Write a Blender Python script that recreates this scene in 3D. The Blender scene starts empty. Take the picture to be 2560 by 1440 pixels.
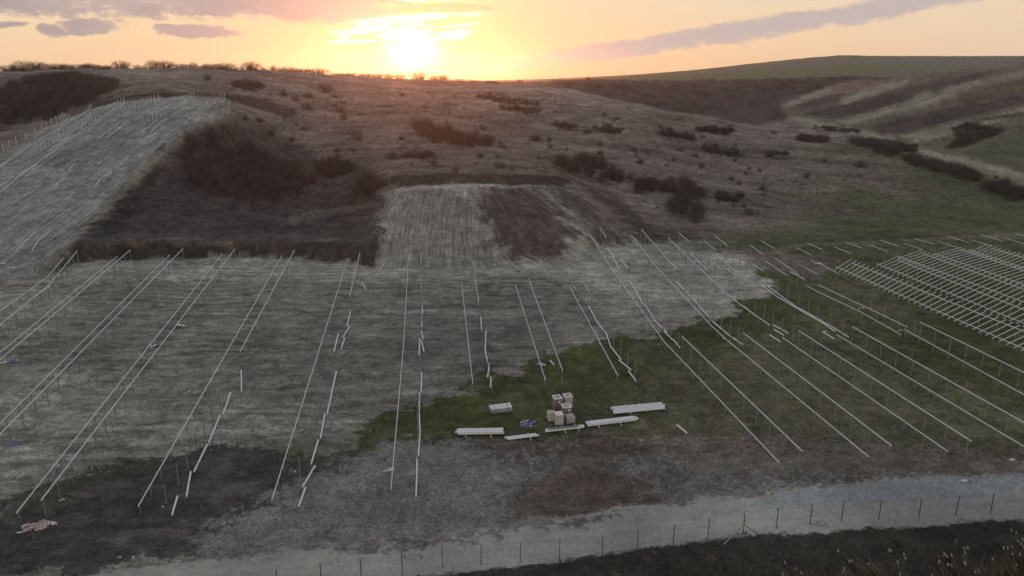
import bpy, math, random
import numpy as np
from mathutils import Vector, Matrix

S = bpy.context.scene
C = S.collection
random.seed(7)

# ------------------------------------------------------------------ camera
F_PX = 1800.0                      # focal length in pixels of the 2560 px wide photograph
PITCH = math.atan(515.0 / F_PX)
CP, SP = math.cos(PITCH), math.sin(PITCH)
CAM_H = 38.0
cd = bpy.data.cameras.new('camera')
cd.sensor_width = 36.0
cd.lens = 36.0 * F_PX / 2560.0
cd.clip_start = 0.5
cd.clip_end = 30000
cam = bpy.data.objects.new('camera', cd)
C.objects.link(cam)
cam.location = (0, 0, CAM_H)
cam.rotation_euler = (math.pi / 2 - PITCH, 0, 0)
S.camera = cam

# ------------------------------------------------------------------ view, sun
S.view_settings.view_transform = 'Standard'
S.view_settings.look = 'None'
S.view_settings.exposure = 0
S.view_settings.gamma = 1
S.view_settings.use_curve_mapping = False
S.cycles.max_bounces = 4
S.cycles.diffuse_bounces = 2
S.cycles.volume_bounces = 0
S.cycles.use_denoising = True

SUN_AZ, SUN_EL = -0.131, math.radians(2.2)
sd = bpy.data.lights.new('sun', 'SUN')
sd.energy = 2.0
sd.angle = math.radians(6)
sd.color = (1.0, 0.30, 0.12)
sun = bpy.data.objects.new('sun', sd)
C.objects.link(sun)
sdir = Vector((math.sin(SUN_AZ) * math.cos(SUN_EL), math.cos(SUN_AZ) * math.cos(SUN_EL), math.sin(SUN_EL)))
sun.rotation_euler = sdir.to_track_quat('Z', 'Y').to_euler()
sun.location = (0, 200, 300)


# ------------------------------------------------------------------ node helper
class NT:
    def __init__(s, tree):
        s.t = tree
        s.n = tree.nodes
        s.l = tree.links
        s.n.clear()

    def new(s, typ, **kw):
        o = s.n.new(typ)
        for k, v in kw.items():
            setattr(o, k, v)
        return o

    def set(s, sock, v):
        if v is None:
            return
        if isinstance(v, bpy.types.NodeSocket):
            s.l.new(v, sock)
        else:
            if sock.type == 'RGBA' and hasattr(v, '__len__') and len(v) == 3:
                v = (*v, 1)
            sock.default_value = v

    def m(s, op, a, b=None, c=None, clamp=False):
        o = s.new('ShaderNodeMath', operation=op, use_clamp=clamp)
        s.set(o.inputs[0], a)
        s.set(o.inputs[1], b)
        s.set(o.inputs[2], c)
        return o.outputs[0]

    def mix(s, f, a, b, bt='MIX'):
        o = s.new('ShaderNodeMix', data_type='RGBA', blend_type=bt)
        s.set(o.inputs[0], f)
        s.set(o.inputs[6], a)
        s.set(o.inputs[7], b)
        return o.outputs[2]

    def ss(s, x, a, b):
        o = s.new('ShaderNodeMapRange', interpolation_type='SMOOTHSTEP')
        s.set(o.inputs[0], x)
        s.set(o.inputs[1], a)
        s.set(o.inputs[2], b)
        s.set(o.inputs[3], 0.0)
        s.set(o.inputs[4], 1.0)
        return o.outputs[0]

    def noise(s, vec, scale, detail=4, rough=0.55, dist=0.0, dim='3D'):
        o = s.new('ShaderNodeTexNoise', noise_dimensions=dim)
        s.set(o.inputs['Vector'], vec)
        s.set(o.inputs['Scale'], scale)
        s.set(o.inputs['Detail'], detail)
        s.set(o.inputs['Roughness'], rough)
        s.set(o.inputs['Distortion'], dist)
        return o.outputs[0]

    def vec(s, x, y, z):
        o = s.new('ShaderNodeCombineXYZ')
        s.set(o.inputs[0], x)
        s.set(o.inputs[1], y)
        s.set(o.inputs[2], z)
        return o.outputs[0]

    def mapv(s, v, scale=(1, 1, 1), rot=(0, 0, 0), loc=(0, 0, 0)):
        o = s.new('ShaderNodeMapping')
        s.set(o.inputs[0], v)
        o.inputs[1].default_value = loc
        o.inputs[2].default_value = rot
        o.inputs[3].default_value = scale
        return o.outputs[0]


def lin(r, g, b):
    f = lambda c: (c / 255 / 12.92) if c / 255 <= 0.04045 else ((c / 255 + 0.055) / 1.055) ** 2.4
    return (f(r), f(g), f(b))


# ------------------------------------------------------------------ sky
def build_world():
    W = bpy.data.worlds.new("World")
    S.world = W
    W.use_nodes = True
    n = NT(W.node_tree)
    tc = n.new('ShaderNodeTexCoord')
    sep = n.new('ShaderNodeSeparateXYZ')
    n.l.new(tc.outputs['Generated'], sep.inputs[0])
    x, y, z = sep.outputs
    az = n.m('ARCTAN2', x, y)
    el = n.m('ARCSINE', z)
    # base gradient with elevation
    ramp = n.new('ShaderNodeValToRGB')
    cr = ramp.color_ramp
    pts = [(0.0, lin(248, 198, 156)), (0.04, lin(249, 207, 164)), (0.12, lin(251, 217, 175)),
           (0.24, lin(247, 224, 192)), (0.42, lin(236, 220, 200)), (0.6, lin(180, 182, 190)), (1.0, lin(150, 160, 172))]
    while len(cr.elements) < len(pts):
        cr.elements.new(0.5)
    for e, (p, c) in zip(cr.elements, pts):
        e.position = p
        e.color = (*c, 1)
    n.set(ramp.inputs[0], n.m('DIVIDE', el, 0.45))
    base = n.mix(1.0, ramp.outputs[0], (0.93, 0.935, 0.945), 'MULTIPLY')
    # cooler greyer towards the far right and the left
    rgt = n.ss(az, 0.25, 0.8)
    base = n.mix(n.m('MULTIPLY', rgt, 0.75), base, lin(232, 208, 186))
    lft = n.ss(n.m('MULTIPLY', az, -1.0), 0.3, 0.8)
    base = n.mix(n.m('MULTIPLY', lft, 0.45), base, lin(243, 222, 180))
    # sun glow
    da = n.m('SUBTRACT', az, SUN_AZ)
    de = n.m('SUBTRACT', el, 0.036)
    r2 = n.m('ADD', n.m('MULTIPLY', n.m('MULTIPLY', da, da), 0.55), n.m('MULTIPLY', de, de))
    r = n.m('SQRT', r2)
    g1 = n.m('EXPONENT', n.m('MULTIPLY', r, -12.0))
    base = n.mix(n.m('MULTIPLY', g1, 0.9), base, lin(255, 220, 105))
    g2 = n.m('EXPONENT', n.m('MULTIPLY', r2, -2400.0))
    # ---- clouds
    v = n.vec(n.m('MULTIPLY', az, 1.0), n.m('MULTIPLY', el, 4.2), 0.0)
    vw = n.vec(n.m('MULTIPLY', az, 1.0), n.m('MULTIPLY', el, 1.8), 5.0)
    nz = n.noise(v, 9.0, 7, 0.6, 0.3)
    nzf = n.noise(vw, 34.0, 5, 0.6, 0.4)
    nzg = n.noise(n.vec(az, n.m('MULTIPLY', el, 1.3), 9.0), 70.0, 5, 0.7, 0.8)
    nzf = n.m('ADD', n.m('MULTIPLY', nzf, 0.6), n.m('MULTIPLY', nzg, 0.4))

    def px(u, vv):
        return (u - 1280) / F_PX, (205 - vv) / F_PX * 1.03

    def blob(u, vv, ru, rv, rot=0.0, namp=1.5, edge=0.5):
        a0, e0 = px(u, vv)
        p = n.m('SUBTRACT', az, a0)
        q = n.m('SUBTRACT', el, e0)
        cs, sn = math.cos(rot), math.sin(rot)
        pr = n.m('ADD', n.m('MULTIPLY', p, cs), n.m('MULTIPLY', q, sn))
        qr = n.m('SUBTRACT', n.m('MULTIPLY', q, cs), n.m('MULTIPLY', p, sn))
        pr = n.m('DIVIDE', pr, ru / F_PX)
        qr = n.m('DIVIDE', qr, rv / F_PX)
        d = n.m('ADD', n.m('MULTIPLY', pr, pr), n.m('MULTIPLY', qr, qr))
        d = n.m('ADD', d, n.m('MULTIPLY', n.m('SUBTRACT', nz, 0.5), namp * 4.5))
        d = n.m('ADD', d, n.m('MULTIPLY', n.m('SUBTRACT', nzf, 0.5), namp * 4.2))
        return n.m('SUBTRACT', 1.0, n.ss(d, 1.0 - edge, 1.0 + edge))

    gold = None
    # high thin veil behind
    veil = n.ss(n.noise(n.mapv(v, rot=(0, 0, 0.12)), 5.0, 6, 0.6, 0.2), 0.5, 0.75)
    base = n.mix(n.m('MULTIPLY', veil, n.m('MULTIPLY', n.ss(el, 0.02, 0.12), 0.35)), base, lin(226, 205, 190))
    cmask = None
    blobs = [(330, 48, 270, 34, 0.0, .8, .4), (660, 22, 400, 50, 0.0, .7, .45), (850, 40, 190, 38, 0.0, .6, .5), (150, 8, 90, 12, 0, 1.2, .6),
             (385, 97, 62, 17, 0.05, 1.2, .5), (575, 101, 80, 13, 0.0, 1.1, .5), (305, 110, 26, 13, -0.2, 1.0, .5),
             (150, 108, 90, 7, 0.1, 1.2, .7), (5, 88, 40, 6, 0, 1.2, .6), (690, 60, 170, 8, 0.05, 1.6, .7)]
    for b in blobs:
        o = blob(*b)
        cmask = o if cmask is None else n.m('MAXIMUM', cmask, o)
    gcol = n.mix(n.m('MULTIPLY', g1, 1.3, clamp=True), lin(160, 152, 157), lin(236, 192, 160))
    gcol = n.mix(n.ss(nz, 0.35, 0.65), gcol, n.mix(0.45, gcol, lin(205, 186, 178)))
    base = n.mix(n.m('MULTIPLY', cmask, 0.95), base, gcol)
    # long streak to the right
    st = n.m('MAXIMUM', blob(1850, 92, 640, 21, 0.137, 0.8, .6), blob(2380, 18, 260, 10, 0.12, 0.5, .8))
    st2 = blob(1560, 128, 330, 14, 0.08, 0.5, .8)
    st = n.m('MAXIMUM', st, n.m('MULTIPLY', st2, 0.45))
    base = n.mix(n.m('MULTIPLY', st, 0.85), base, n.mix(n.ss(az, -0.1, 0.2), lin(240, 205, 175), lin(188, 176, 178)))
    top = blob(1450, -5, 330, 12, 0.03, 0.8, .8)
    base = n.mix(n.m('MULTIPLY', top, 0.6), base, lin(245, 212, 180))
    # bright sun-lit openings (white) and the bright core
    w1 = blob(1068, 4, 95, 28, 0.0, .6, .25)
    w2 = blob(1050, 66, 140, 9, 0.08, 1.3, .25)
    w3 = n.m('MAXIMUM', blob(965, 84, 85, 12, 0.2, 1.8, .25), blob(905, 118, 60, 4, 0.05, 1.0, .4))
    w3 = n.m('MAXIMUM', w3, blob(1125, 100, 60, 12, 0.1, 1.5, .4))
    w3 = n.m('MAXIMUM', w3, blob(1150, 82, 50, 4, 0.1, 1.0, .5))
    w4 = blob(1040, 108, 66, 38, 0.0, 1.1, .6)
    w5 = blob(1040, 150, 46, 17, 0.06, 0.5, .6)
    w6 = blob(1160, 22, 90, 7, 0.12, 1.2, .5)
    wm = w1
    for o in (w2, w3, w4, w5, w6):
        wm = n.m('MAXIMUM', wm, o)
    dk = n.m('MAXIMUM', blob(1115, 44, 125, 10, 0.0, .5, .3), blob(1004, 120, 20, 5, 0.0, .3, .5))
    dk = n.m('MAXIMUM', dk, blob(1150, 126, 26, 4, 0.0, .3, .4))
    dk = n.m('MAXIMUM', dk, blob(1095, 102, 15, 3.5, 0.0, .3, .4))
    wm = n.m('MULTIPLY', wm, n.m('SUBTRACT', 1.0, n.m('MULTIPLY', dk, 0.9)))
    base = n.mix(n.m('MULTIPLY', dk, 0.85), base, lin(240, 196, 145))
    base = n.mix(wm, base, (1.25, 1.15, 0.78))
    add = n.new('ShaderNodeVectorMath', operation='SCALE')
    n.set(add.inputs[0], (1.5, 1.15, 0.7))
    n.set(add.inputs[3], n.m('MULTIPLY', g2, n.m('SUBTRACT', 1.0, n.m('MULTIPLY', dk, 0.7))))
    ad = n.new('ShaderNodeVectorMath', operation='ADD')
    n.l.new(base, ad.inputs[0])
    n.l.new(add.outputs[0], ad.inputs[1])
    base = ad.outputs[0]
    # the air in the haze box dims the low sky; the sky itself is that much brighter
    tau = n.m('MULTIPLY', n.m('MINIMUM', n.m('DIVIDE', 130.0, n.m('MAXIMUM', el, 0.001)), 4100.0), HAZE_D * SKY_COMP)
    sc_ = n.new('ShaderNodeVectorMath', operation='SCALE')
    n.l.new(base, sc_.inputs[0])
    n.set(sc_.inputs[3], n.m('EXPONENT', tau))
    base = sc_.outputs[0]
    # Nishita sky above the clouds' band
    sky = n.new('ShaderNodeTexSky', sky_type='NISHITA')
    sky.sun_disc = False
    sky.sun_elevation = SUN_EL
    sky.sun_rotation = SUN_AZ
    sky.dust_density = 2.0
    bg1 = n.new('ShaderNodeBackground')
    n.set(bg1.inputs[0], sky.outputs[0])
    bg1.inputs[1].default_value = 0.1
    bg2 = n.new('ShaderNodeBackground')
    hi = n.ss(el, 0.14, 0.5)
    tot = n.mix(hi, base, n.mix(n.ss(el, 0.2, 1.2), SKY_MID, SKY_TOP))
    below = n.ss(el, -0.10, -0.01)
    n.set(bg2.inputs[0], n.mix(below, (0.05, 0.045, 0.04), tot))
    bg2.inputs[1].default_value = 1.0
    # the painted horizon band replaces the model sky low down, both add up higher
    bg1m = n.new('ShaderNodeMixShader')
    blk = n.new('ShaderNodeBackground')
    blk.inputs[0].default_value = (0, 0, 0, 1)
    blk.inputs[1].default_value = 0
    n.set(bg1m.inputs[0], hi)
    n.l.new(blk.outputs[0], bg1m.inputs[1])
    n.l.new(bg1.outputs[0], bg1m.inputs[2])
    ash = n.new('ShaderNodeAddShader')
    n.l.new(bg1m.outputs[0], ash.inputs[0])
    n.l.new(bg2.outputs[0], ash.inputs[1])
    out = n.new('ShaderNodeOutputWorld')
    n.l.new(ash.outputs[0], out.inputs[0])
    W.cycles.sampling_method = 'MANUAL'
    W.cycles.sample_map_resolution = 1024


HAZE_D = 0.00008
SKY_COMP = 0.35
SKY_MID = (0.355, 0.365, 0.38)
SKY_TOP = (0.26, 0.28, 0.31)
build_world()

# ------------------------------------------------------------------ projection helpers
def ray(u, v):
    a = (u - 1280.0) / F_PX
    b = (720.0 - v) / F_PX
    return a, CP + b * SP, -SP + b * CP


def at_Y(u, v, Y):
    x, y, z = ray(u, v)
    return (x / y * Y, Y, CAM_H + z / y * Y)


def project(X, Y, Z):
    dz = Z - CAM_H
    f = Y * CP - dz * SP
    up = Y * SP + dz * CP
    return 1280.0 + F_PX * X / f, 720.0 - F_PX * up / f


# ------------------------------------------------------------------ numpy noise
_rng = np.random.RandomState(3)
_perm = _rng.permutation(1024)
_gr = _rng.rand(1024) * 2 * np.pi
_gx, _gy = np.cos(_gr), np.sin(_gr)


def gnoise(x, y):
    xi = np.floor(x).astype(np.int64)
    yi = np.floor(y).astype(np.int64)
    xf, yf = x - xi, y - yi
    u = xf * xf * xf * (xf * (xf * 6 - 15) + 10)
    v = yf * yf * yf * (yf * (yf * 6 - 15) + 10)

    def g(ix, iy, dx, dy):
        h = _perm[(_perm[ix & 1023] + iy) & 1023]
        return _gx[h] * dx + _gy[h] * dy
    a = g(xi, yi, xf, yf)
    b = g(xi + 1, yi, xf - 1, yf)
    c = g(xi, yi + 1, xf, yf - 1)
    d = g(xi + 1, yi + 1, xf - 1, yf - 1)
    return (a + u * (b - a)) * (1 - v) + (c + u * (d - c)) * v


def fbm(x, y, octaves=5, gain=0.5, lac=2.03, seed=0):
    x = x + seed * 17.3
    y = y - seed * 9.1
    t, amp = 0.0, 1.0
    for _ in range(octaves):
        t = t + gnoise(x, y) * amp
        amp *= gain
        x = x * lac + 3.7
        y = y * lac + 1.3
    return t


def sstep(x, a, b):
    t = np.clip((x - a) / (b - a), 0, 1)
    return t * t * (3 - 2 * t)


# ------------------------------------------------------------------ terrain surfaces
class TPS:
    def __init__(s, P, z, lam=1e-6):
        P = np.asarray(P, float)
        z = np.asarray(z, float)
        n = len(P)
        d = np.hypot(P[:, None, 0] - P[None, :, 0], P[:, None, 1] - P[None, :, 1])
        K = np.where(d > 0, d * d * np.log(np.maximum(d, 1e-9)), 0) + np.eye(n) * lam
        Q = np.c_[np.ones(n), P]
        A = np.block([[K, Q], [Q.T, np.zeros((3, 3))]])
        w = np.linalg.solve(A, np.r_[z, 0, 0, 0])
        s.P, s.w = P, w

    def __call__(s, x, y):
        out = s.w[-3] + s.w[-2] * x + s.w[-1] * y
        for (px, py), w in zip(s.P, s.w[:-3]):
            d2 = (x - px) ** 2 + (y - py) ** 2
            out = out + w * 0.5 * d2 * np.log(np.maximum(d2, 1e-12))
        return out


# natural hill: photograph pixel + distance from the camera
HP = [
    # foot of hill / bench (left)
    (0, 760, 112), (-300, 800, 112),
    (200, 598, 134), (450, 600, 134), (700, 600, 134), (930, 606, 134),
    (250, 560, 146), (450, 560, 149), (700, 560, 149), (900, 560, 149),
    (330, 500, 166), (600, 515, 166), (900, 500, 169), (700, 470, 178),
    (420, 420, 188), (600, 430, 196), (820, 430, 196),
    (500, 350, 215), (700, 350, 238), (900, 350, 238),
    (560, 290, 243), (760, 300, 282), (950, 300, 285),
    (640, 255, 300), (850, 255, 345), (1050, 260, 350),
    (450, 222, 262), (300, 222, 262), (620, 225, 330),
    (300, 182, 400), (600, 184, 400), (800, 194, 420), (960, 205, 440), (1100, 211, 450),
    (330, 210, 290), (480, 205, 320),
    # centre above spur
    (950, 452, 172), (1150, 435, 174), (1400, 438, 176), (1150, 400, 196), (1400, 400, 200),
    (1100, 350, 235), (1350, 350, 242), (1100, 300, 285), (1350, 300, 300), (1350, 262, 370),
    (1250, 230, 420), (1350, 216, 480), (1200, 208, 500),
    # right of spur
    (1500, 470, 180), (1560, 560, 150), (1650, 598, 145), (1600, 500, 174), (1600, 400, 226), (1600, 320, 300), (1600, 262, 420), (1500, 240, 470),
    (1800, 560, 160), (1800, 480, 195), (1800, 400, 255), (1800, 340, 320), (1750, 290, 400),
    (1800, 605, 144), (1950, 605, 147), (2100, 600, 150), (2300, 593, 154), (2560, 588, 158), (2900, 585, 165),
    (2000, 540, 178), (2000, 470, 215), (2000, 400, 275), (1970, 345, 345),
    (2250, 540, 185), (2250, 470, 228), (2250, 415, 275), (2130, 365, 330),
    (2560, 540, 188), (2560, 500, 222), (2900, 500, 230), (2420, 450, 250),
    # valley floor
    (2560, 440, 300), (2400, 400, 340), (2250, 350, 420), (2100, 318, 510), (2000, 300, 600), (1950, 288, 700), (2900, 450, 300),
    # right hills
    (2560, 390, 345), (2560, 330, 420), (2560, 250, 520), (2560, 172, 640), (2400, 330, 430), (2400, 260, 540), (2400, 200, 680),
    (2250, 300, 520), (2250, 240, 640), (2180, 262, 640), (2900, 330, 420), (2900, 250, 520), (2900, 160, 620),
    (2100, 290, 600), (2050, 250, 740), (2150, 205, 860), (2230, 198, 900), (1980, 262, 760),
    # wooded slope in the middle distance
    (1700, 262, 640), (1850, 290, 560), (1600, 240, 650), (1450, 222, 640), (1700, 230, 780), (1850, 230, 820), (1900, 262, 700),
    (1400, 204, 900), (1600, 203, 1000), (1800, 200, 1050), (1950, 197, 1100), (2100, 194, 1150),
    # far land
    (1300, 206, 2600), (1000, 206, 3200), (600, 206, 3500), (0, 206, 3500), (-400, 206, 3500),
    (1600, 197, 1500), (1750, 175, 2000), (1600, 194, 2300), (1900, 162, 2100), (2000, 155, 2200), (2085, 147, 2300), (2128, 139, 2350), (2175, 144, 2350), (2300, 143, 2400), (2560, 140, 2500), (2900, 137, 2500),
    (2000, 185, 1600), (2300, 180, 1600), (2560, 170, 1600), (2900, 170, 1600),
    # left wood behind the strip
    (0, 330, 255), (100, 300, 265), (200, 262, 290), (0, 260, 300), (150, 225, 340), (0, 208, 380), (0, 184, 440), (150, 183, 420), (-300, 184, 440), (-300, 300, 280),
]
# points hidden from the photograph: X/Y, Y, z
HH = [
    (0.11, 560, 24), (0.2, 500, 18), (0.28, 440, 14), (0.36, 420, 11), (0.05, 620, 30),
    (0.55, 1200, 34), (0.42, 1300, 34), (0.7, 1100, 44), (0.65, 900, 52), (0.75, 800, 55), (0.30, 1300, 34), (0.1, 1400, 34), (-.1, 900, 34), (-.3, 900, 38), (-.6, 900, 38),
    (-0.9, 600, 40), (-0.75, 205, 17), (-0.72, 230, 20), (-0.8, 180, 12), (-0.9, 140, 5), (-.62, 240, 24),
    (0.2, 6000, 30), (0.6, 6000, 80), (-0.5, 6000, 25), (0, 9000, 10), (.5, 9000, 40), (1.0, 3000, 120), (-1.0, 3000, 20), (1.1, 160, 6), (1.1, 300, 3), (1.1, 600, 50),
    (-.9, 80, 0), (0, 80, 2), (.5, 80, 2), (1.0, 80, 2), (-.9, 40, 0), (0, 40, 0), (1, 40, 0),
]
_p, _z = [], []
for u, v, Y in HP:
    X, Yy, Z = at_Y(u, v, Y)
    _p.append((X / Y, math.log(Y)))
    _z.append(Z)
for th, Y, Z in HH:
    _p.append((th, math.log(Y)))
    _z.append(Z)
HILL = TPS(_p, _z, 1e-5)

# the graded field
FP = []
for X in (-140, -90, -50, -20, 10, 30):
    for Y in (55, 80, 105, 135, 160):
        FP.append((X, Y, 0.079 * (Y - 55)))
for X in (-140, -60, 0, 60, 120):
    for Y in (20, 45):
        FP.append((X, Y, 0.0))
FP += [(60, 57, 0.1), (60, 80, 2.0), (50, 100, 3.5), (90, 100, 3.3), (80, 80, 1.9), (60, 120, 4.2), (90, 130, 4.3), (70, 150, 5.0), (115, 160, 4.7), (140, 100, 3.0), (45, 145, 6.2), (140, 57, 0.2), (150, 165, 4.6)]
FIELD = TPS([(a / 50, b / 50) for a, b, c in FP], [c for a, b, c in FP], 1e-4)


def strip_z(X, Y):
    t = Y - 128
    z = 5.8 + 0.079 * np.minimum(t, 0) + np.where(t > 0, 0.285 * t - 1.6 * (1 - np.exp(-np.maximum(t, 0) / 12.0)) * 1.0, 0)
    z = z - 0.0011 * np.maximum(t - 70, 0) ** 2
    z = z - 0.006 * np.maximum(-X - 118, 0) ** 2 * sstep(Y, 120, 165)
    return z


def spur_z(X, Y):
    t = np.clip(Y - 134, -20, 60)
    z = 6.25 + 0.079 * np.minimum(t, 0) + np.where(t > 0, 0.43 * t - 0.0049 * t * t, 0)
    z = z - 0.012 * np.maximum(np.abs(X + 5) - 13, 0) ** 2 * sstep(t, 0, 12)
    return z


def poly_sd(X, Y, poly):
    """signed distance (negative inside)"""
    inside = np.zeros(X.shape, bool)
    dm = np.full(X.shape, 1e18)
    n = len(poly)
    for i in range(n):
        x0, y0 = poly[i]
        x1, y1 = poly[(i + 1) % n]
        ex, ey = x1 - x0, y1 - y0
        wx, wy = X - x0, Y - y0
        t = np.clip((wx * ex + wy * ey) / (ex * ex + ey * ey + 1e-12), 0, 1)
        dx, dy = wx - ex * t, wy - ey * t
        dm = np.minimum(dm, dx * dx + dy * dy)
        if y0 != y1:
            c = ((y0 > Y) != (y1 > Y)) & (X < (x1 - x0) * (Y - y0) / (y1 - y0) + x0)
            inside ^= c
    return np.where(inside, -1, 1) * np.sqrt(dm)


def fld_at(u, v):
    """where a picture ray meets the plain field surface"""
    x, y, z = ray(u, v)
    Y = 60.0
    for _ in range(40):
        zf = float(FIELD(np.array([x / y * Y / 50]), np.array([Y / 50]))[0])
        Y = (zf - CAM_H) / (z / y)
    return x / y * Y, Y


BENCH = [fld_at(*p) for p in [(95, 688), (200, 652), (300, 646), (560, 642), (760, 648), (870, 657), (935, 668),
                              (1000, 668), (1360, 655), (1470, 622), (1560, 606), (1700, 606), (1850, 612), (1960, 606), (2200, 600), (2560, 590), (2900, 586)]]
FIELD_POLY = [(-400, 10), (-400, BENCH[0][1])] + BENCH + [(400, BENCH[-1][1]), (400, 10)]
STRIP_POLY = [(-86, 100), (-86, 126), (-88, 150), (-90.5, 185), (-90, 215), (-88, 234), (-104, 238), (-124, 229), (-131, 205), (-132, 180), (-150, 150), (-400, 128), (-400, 100)]
SPUR_POLY = [(-25.5, 125), (-25.8, 140), (-26.5, 155), (-27, 162), (-22, 167.5), (-4, 169), (12, 169), (17, 163), (20.5, 150), (23, 141), (22, 125)]


def terrain(X, Y):
    """height of the ground (numpy arrays)"""
    X = np.asarray(X, float)
    Y = np.asarray(Y, float)
    Yc = np.maximum(Y, 20)
    zh = HILL(X / Yc, np.log(Yc))
    zf = FIELD(X / 50, Y / 50)
    far = sstep(Y, 140, 420)
    zh = zh + fbm(X / 38, Y / 38, 4, seed=1) * (0.8 + 1.3 * far) * sstep(Y, 128, 190)
    zh = zh + fbm(X / 9, Y / 9, 4, seed=2) * 0.45
    # little erosion terraces on the pasture
    rid = fbm(X / 60, Y / 14, 4, seed=3)
    al = (X * 0.854 + Y * 0.52)
    cr_ = (-X * 0.52 + Y * 0.854)
    zone = sstep(X / np.maximum(Y, 1), 0.40, 0.52) * sstep(Y, 360, 460) * (1 - sstep(Y, 800, 1000))
    zh = zh + zone * (fbm(cr_ / 42, al / 260, 4, .5, seed=14) * 13 + fbm(cr_ / 14, al / 70, 3, .5, seed=15) * 2.5)
    hol = sstep(X, -92, -82) * (1 - sstep(X, -34, -28)) * sstep(Y, 136, 140) * (1 - sstep(Y, 175, 200))
    zh = zh + hol * (np.abs(fbm(X / 5, Y / 3.2, 5, 0.6, seed=12)) * 1.3)
    zh = zh + (np.abs(rid) * 2.6 - 0.9) * sstep(Y, 150, 230) * (1 - sstep(Y, 600, 900))
    near = Y < 320
    z = zh.copy()
    sx, sy = X[near], Y[near]
    w1 = fbm(sx / 6, sy / 6, 3, seed=4) * 1.3
    zn = z[near]
    d = poly_sd(sx, sy, SPUR_POLY) + w1 * 0.5
    m = 1 - sstep(d, 0, 1.6)
    zn = zn * (1 - m) + (spur_z(sx, sy) + fbm(sx / 1.3, sy / 9, 3, seed=8) * 0.28) * m
    d = poly_sd(sx, sy, FIELD_POLY) + w1 * 0.25
    m = 1 - sstep(d, 0, 1.5)
    zfn = zf[near] + fbm(sx / 7, sy / 2.5, 4, seed=5) * 0.16 + fbm(sx / 1.2, sy / 1.0, 3, seed=6) * 0.06
    zn = zn * (1 - m) + zfn * m
    d = poly_sd(sx, sy, STRIP_POLY) + w1 * 0.6
    wd = 1.0 + 8.0 * sstep(sy, 128, 165) * (1 - sstep(sy, 222, 236)) + 8 * (1 - sstep(sx, -135, -120))
    m = 1 - sstep(d / wd, 0, 1)
    zs = strip_z(sx, sy) + fbm(sx / 1.5, sy / 12, 3, seed=7) * 0.3
    zn = zn * (1 - m) + zs * m
    z[near] = zn
    # ditch in the foreground, below the fence
    fl = np.interp(X, [-60, -8.2, 0, 20, 43.5, 70], [45.5, 48.5, 50.0, 53.4, 56.2, 58])
    q = fl - 2.0 - Y + fbm(X / 4, Y / 4, 4, .6, seed=9) * 0.55
    z = z - 2.6 * sstep(q, 0, 6) + fbm(X / 1.6, Y / 1.6, 4, seed=10) * 0.55 * sstep(q, 0, 2.5)
    # the haul road is levelled and slightly crowned
    return z


def hgt(x, y):
    return float(terrain(np.array([x]), np.array([y]))[0])


# ray -> point where it is h above the ground, coarse march then bisection (vectorised over the ray)
_Ys = np.exp(np.linspace(math.log(36), math.log(3000), 1400))


def hit(u, v, h=0.0):
    x, y, z = ray(u, v)
    d = CAM_H + z / y * _Ys - terrain(x / y * _Ys, _Ys) - h
    idx = np.where(d <= 0)[0]
    if len(idx) == 0:
        return None
    i = max(idx[0], 1)
    a, b = _Ys[i - 1], _Ys[i]
    t = np.linspace(a, b, 24)
    dd = CAM_H + z / y * t - terrain(x / y * t, t) - h
    j = np.where(dd <= 0)[0]
    Y = t[j[0]] if len(j) else b
    return Vector((x / y * Y, Y, CAM_H + z / y * Y))


# ------------------------------------------------------------------ terrain mesh
def build_terrain():
    th = np.concatenate([np.linspace(-1.35, -0.82, 50)[:-1], np.linspace(-0.82, 0.82, 1020), np.linspace(0.82, 1.35, 50)[1:]])
    n1, n2, n3, n4 = 420, 330, 150, 40
    inv = np.linspace(1 / 43.0, 1 / 136.0, n1)
    Ya = 1 / inv
    Ys = np.concatenate([np.linspace(22, 43, n4)[:-1], Ya[:-1], np.exp(np.linspace(math.log(136), math.log(520), n2))[:-1],
                         np.exp(np.linspace(math.log(520), math.log(4000), n3))])
    T, YY = np.meshgrid(th, Ys)
    X = (T * YY).ravel()
    Y = YY.ravel()
    Z = terrain(X, Y)
    nr, nc = YY.shape
    me = bpy.data.meshes.new('ground')
    me.vertices.add(nr * nc)
    me.vertices.foreach_set('co', np.c_[X, Y, Z].astype(np.float32).ravel())
    i = np.arange((nr - 1) * (nc - 1))
    r, c = i // (nc - 1), i % (nc - 1)
    q = r * nc + c
    quads = np.c_[q, q + 1, q + 1 + nc, q + nc].astype(np.int32)
    me.loops.add(quads.size)
    me.loops.foreach_set('vertex_index', quads.ravel())
    me.polygons.add(len(quads))
    me.polygons.foreach_set('loop_start', np.arange(0, quads.size, 4, dtype=np.int32))
    me.polygons.foreach_set('loop_total', np.full(len(quads), 4, np.int32))
    me.polygons.foreach_set('use_smooth', np.ones(len(quads), bool))
    me.update(calc_edges=True)
    paint(me, X, Y, Z)
    o = bpy.data.objects.new('ground', me)
    C.objects.link(o)
    o['kind'] = 'structure'
    me.materials.append(ground_material())
    return o


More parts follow.
